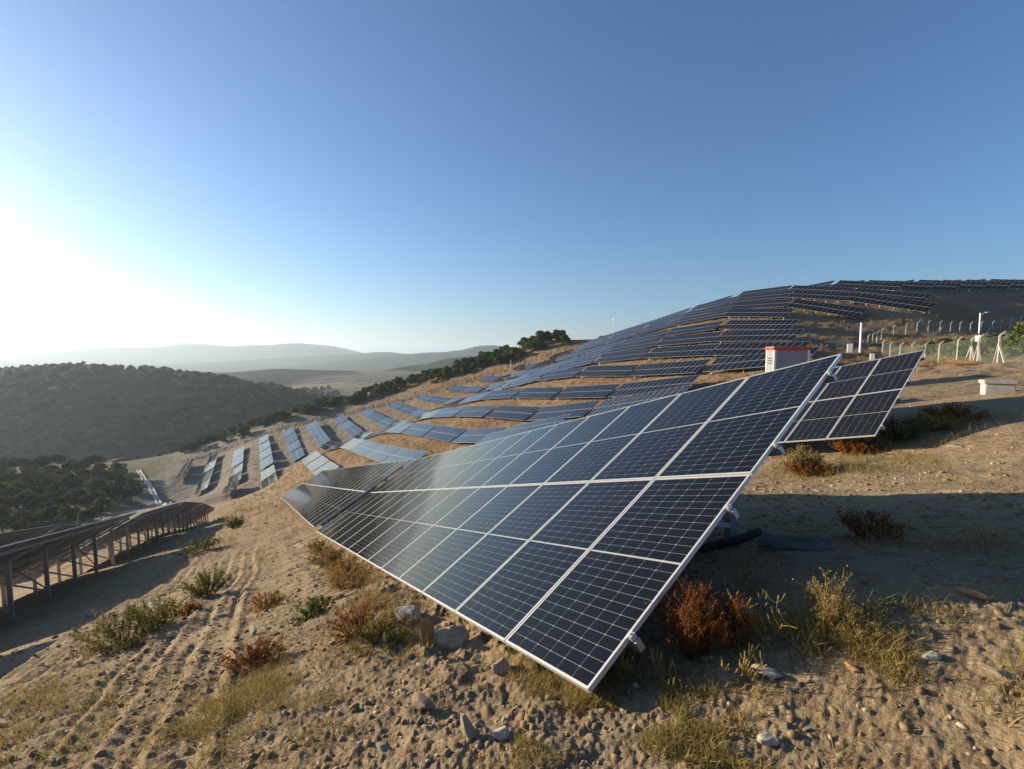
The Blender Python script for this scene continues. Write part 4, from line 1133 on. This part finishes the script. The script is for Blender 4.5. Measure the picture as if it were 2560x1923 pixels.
# --- trees
def lump_crown(rx, rz, nl, nleaf, size, dome=True, low=-.35):
    C = []; 
    for i in range(nl):
        th = rng.uniform(0, 6.28); u = rng.uniform(low, 1); s = math.sqrt(max(0, 1-u*u)) if dome else 1
        k = rng.uniform(.45, .78); C.append([math.cos(th)*s*k*rx, math.sin(th)*s*k*rx, u*k*rz])
    C = np.array(C); rad = rng.uniform(.30, .46, nl)*rx
    i = rng.randint(0, nl, nleaf); d = rng.normal(0, 1, (nleaf, 3)); d /= np.linalg.norm(d, axis=1)[:, None]
    d[:, 2] = np.where(d[:, 2] < -.4, -d[:, 2], d[:, 2])
    P = C[i]+d*(rad[i]*rng.uniform(.72, 1.06, nleaf))[:, None]*np.array([1, 1, .85])
    t = np.clip(.45+.22*rng.randn(nleaf)+.12*rng.randn(nl)[i], 0, 1)
    return leaf_cloud(P, size*rng.uniform(.55, 1.35, nleaf), t, d*.9)
def tree_meshes(kind, seed):
    global rng
    keep = rng; rng = np.random.RandomState(seed)
    if kind == 'pine':
        H = 3.4; v, f, t = lump_crown(3.0, 2.7, 18, 1700, .27, low=-.6); v = v+np.array([0, 0, H]); tr = 3.0
    elif kind == 'oak':
        H = 3.6; v, f, t = lump_crown(2.4, 2.3, 13, 1100, .26); v = v+np.array([0, 0, H]); tr = 3.2
    else:
        H = 1.25; v, f, t = lump_crown(1.9, 1.45, 12, 900, .22, low=-.7); v = v+np.array([0, 0, H]); tr = 1.0
    cm = mesh('crown', v, f, [M['leaf']]); add_attr(cm, 'tint', t)
    m = MB(); bx, by = rng.normal(0, .12, 2)
    m.tube([(0, 0, -.3), (bx, by, tr*.5), (bx*1.6, by*1.6, tr+.6)], [.16, .12, .06], 6)
    for k in range(5):
        th = rng.uniform(0, 6.28); z = tr*rng.uniform(.55, 1.0); L_ = 1.6 if kind != 'shrub' else .9
        m.tube([(bx, by, z), (bx+math.cos(th)*L_*.5, by+math.sin(th)*L_*.5, z+L_*.35), (bx+math.cos(th)*L_, by+math.sin(th)*L_, z+L_*.75)], [.06, .045, .02], 5)
    tm = m.mesh('trunk', M['bark'])
    rng = keep
    return cm, tm
TREE = {k: [tree_meshes(k, 100+i*7+len(k)) for i in range(4)] for k in ('pine', 'oak', 'shrub')}
def tree(name, label, cat, xy, kind, scale, group=None, z=None, stretch=1.0):
    cm, tm = random.choice(TREE[kind])
    k = thing(name, label, cat, (xy[0], xy[1], (GZ(*xy) if z is None else z)), random.uniform(0, 6.28), group)
    k.scale = (scale, scale, scale*stretch)
    obj('crown', cm, k); obj('trunk', tm, k); return k
PINES = [(-260.9,-94.3),(-265.1,-91.2),(-260.4,-86.3),(-254.1,-80.9),(-256.7,-76.7),(-264.1,-74.6),(-248.2,-66.3),(-254.2,-62.5),(-261,-61.4),(-250.6,-89.2),(-243.6,-83.3),(-256.7,-83),(-252.6,-77.5),(-241.9,-70.4),(-245,-67.1),(-243.6,-62.4),(-245.9,-56.7),(-235.9,-49.8),(-237.5,-86.4),(-229.7,-79),(-235.7,-75.6),(-237.1,-73.9),(-231.9,-68.5),(-229.6,-64.2),(-229.6,-58.1),(-228.8,-53.4),(-226,-48),(-222.7,-80.7),(-219.2,-75.2),(-222.1,-72.2),(-225.1,-70.6),(-216.6,-62.2),(-220.2,-59.8),(-207.8,-51.7),(-222.4,-50.5),(-208.4,-43.1),(-211.8,-76.1),(-208.8,-70.7),(-211.2,-67.2),(-202,-60.7),(-204.7,-56.4),(-207.6,-54.5),(-198,-47.2),(-189.8,-40.7),(-194.8,-37.3),(-194.2,-68.7),(-202.7,-66.6),(-186.7,-58.6),(-184.5,-53.8),(-184.6,-48),(-190.8,-46),(-183.5,-40.4),(-187,-35.9),(-184.9,-67),(-190.9,-64.9),(-175.2,-56.2),(-178.6,-52.3),(-175.9,-46.6),(-172.1,-41.4),(-177.5,-66.5),(-172,-59.5),(-171.6,-54.7),(-165.3,-47.9),(-156.2,-36.5),(-160.6,-57.9),(-152.6,-50.8),(-152.6,-45.5),(-145.5,-40),(-136.5,-33.8),(-156.9,-55.2),(-143.5,-46.5)]
for xy in PINES:
    tree('pine_tree', 'round crowned pine in the dense stand at lower left', 'tree', xy, 'pine', random.uniform(.85, 1.15)*(.85 if xy[0] > -160 else 1.0), 'pines of the stand at lower left')
# shrub belt along the western edge of the site
EDGE = [(-262,-36),(-262,-14),(-258,4),(-252,14),(-247,24),(-244,34),(-236,44),(-228,54),(-217,64),(-206,75),(-196,86),(-186,97),(-176,107),(-166,117)]
for i in range(len(EDGE)-1):
    a = np.array(EDGE[i], float); b = np.array(EDGE[i+1], float); L_ = np.linalg.norm(b-a); d = (b-a)/L_; nrm = np.array([-d[1], d[0]])
    if nrm[0] > 0: nrm = -nrm
    for j in range(int(L_*1.5)):
        p = a+d*random.uniform(0, L_)+nrm*(9+30*random.random())*(1 if i < 9 else .6)
        kd = 'oak' if random.random() < .38 else 'shrub'
        tree('evergreen_shrub' if kd == 'shrub' else 'oak_tree', 'dark evergreen shrub in the belt along the western site edge' if kd == 'shrub' else 'small dark oak in the shrub belt along the western site edge', 'shrub' if kd == 'shrub' else 'tree', p, kd,
             random.uniform(.9, 2.1) if kd == 'shrub' else random.uniform(.5, .9), 'evergreen shrubs of the western belt' if kd == 'shrub' else 'small oaks of the western belt')
tree('oak_tree', 'lone broad tree on the skyline above the western panel rows', 'tree', (-176.5, 113.0), 'oak', 1.35, stretch=.95)
tree('oak_tree', 'thin crooked tree on the skyline right of the lone broad tree', 'tree', (-163.5, 118.0), 'oak', .52)
tree('evergreen_shrub', 'low bush on the skyline left of the thin lamp pole', 'shrub', (-146, 123), 'shrub', .8)
tree('evergreen_shrub', 'small round bush on the skyline at the western end of the top rows', 'shrub', (-139, 131), 'shrub', .55)
tree('pine_tree', 'young pine leaning in at the right photo edge by the fence', 'tree', (-10.6, 50.6), 'pine', .62)
for xy, s_ in (((-27,79), .8), ((-24,73.5), .7), ((-22,71), .9), ((-19.5,68.5), .8), ((-16.5,66), 1.0), ((-14,62), .9), ((-11,56), .8)):
    tree('evergreen_shrub', 'grey green shrub growing behind the nearer wire fence', 'shrub', xy, 'shrub', s_, 'shrubs behind the nearer wire fence')
CREST = [(-795,-290),(-790,-276),(-783,-262),(-779,-246),(-774,-232),(-768,-222),(-763,-207),(-752,-196),(-745,-182)]
for k, xy in enumerate(CREST):
    tree('pine_tree', 'pine standing out on the crest of the far wooded hill, %s from the left' % ORD[k+1], 'tree', xy, 'pine', 1.0+.35*random.random(), 'pines on the far crest', z=GZ(*xy)-1.5, stretch=1.25)
def nth(k): return '%d%s' % (k, 'th' if 10 <= k % 100 <= 20 else {1: 'st', 2: 'nd', 3: 'rd'}.get(k % 10, 'th'))
def px_x(o):
    p = o.location; c = [sum(CAMROT[j][i]*p[j] for j in range(3)) for i in (0, 2)]
    return c[0]/max(c[1], .1)
for grp, txt in (('pines of the stand at lower left', 'round crowned pine, %s from the left in the stand at lower left'), ('evergreen shrubs of the western belt', 'dark evergreen shrub, %s from the left in the belt above the panels'),
                 ('small oaks of the western belt', 'small dark oak, %s from the left in the belt above the panels'), ('shrubs behind the nearer wire fence', 'grey green shrub, %s from the left behind the nearer wire fence')):
    for k, o in enumerate(sorted([o for o in bpy.data.objects if o.get('group') == grp], key=px_x)): o['label'] = txt % nth(k+1)
# the woods on the slope across the valley read as one mass
def wood():
    bm = bmesh.new(); bmesh.ops.create_icosphere(bm, subdivisions=1, radius=1.0)
    base = np.array([v.co[:] for v in bm.verts]); Fb = np.array([[v.index for v in f.verts] for f in bm.faces], np.int32); bm.free(); nb = len(base)
    n = 8000
    X = rng.uniform(-880, -285, n); Y = rng.uniform(-420, 120, n)
    keep = (fbm(X/60, Y/60, 3, 61)+.35*rng.randn(n) > -.12)&((X < -330)|(Y < -95))
    X = X[keep]; Y = Y[keep]; n = len(X); Z = height(X, Y)
    s = 1.8+3.6*rng.rand(n)**1.5
    J = base[None]*(1+.28*rng.uniform(-1, 1, (n, nb, 1)))*s[:, None, None]*np.array([1, 1, .85])
    V = (np.stack([X, Y, Z+s*.55], 1)[:, None]+J).reshape(-1, 3); F = (np.arange(n)[:, None, None]*nb+Fb[None]).reshape(-1, 3).astype(np.int32)
    me = mesh('distant_wood', V, F, [M['wood']]); add_attr(me, 'tint', np.repeat(np.clip(.42+.32*rng.randn(n), 0, 1), nb))
    tag(obj('distant_wood', me), 'dark wood covering the hillside across the valley', 'wood', kind='stuff')
wood()

# ------------------------------------------------------------------ air
def haze():
    m = bpy.data.materials.new('haze'); m.use_nodes = True; n = m.node_tree.nodes; l = m.node_tree.links; n.clear()
    out = n.new('ShaderNodeOutputMaterial'); pv = n.new('ShaderNodeVolumePrincipled')
    pv.inputs['Color'].default_value = (.64, .81, 1.0, 1); pv.inputs['Density'].default_value = HAZE_DENSITY; pv.inputs['Anisotropy'].default_value = .35
    l.new(pv.outputs[0], out.inputs['Volume'])
    b = MB(); b.box((-5000, 0, 55), (24000, 24000, 480))
    me = b.mesh('haze', m); tag(obj('haze', me), 'pale blue haze filling the valleys', 'haze', kind='stuff')
HAZE_DENSITY = 1.4e-4
haze()
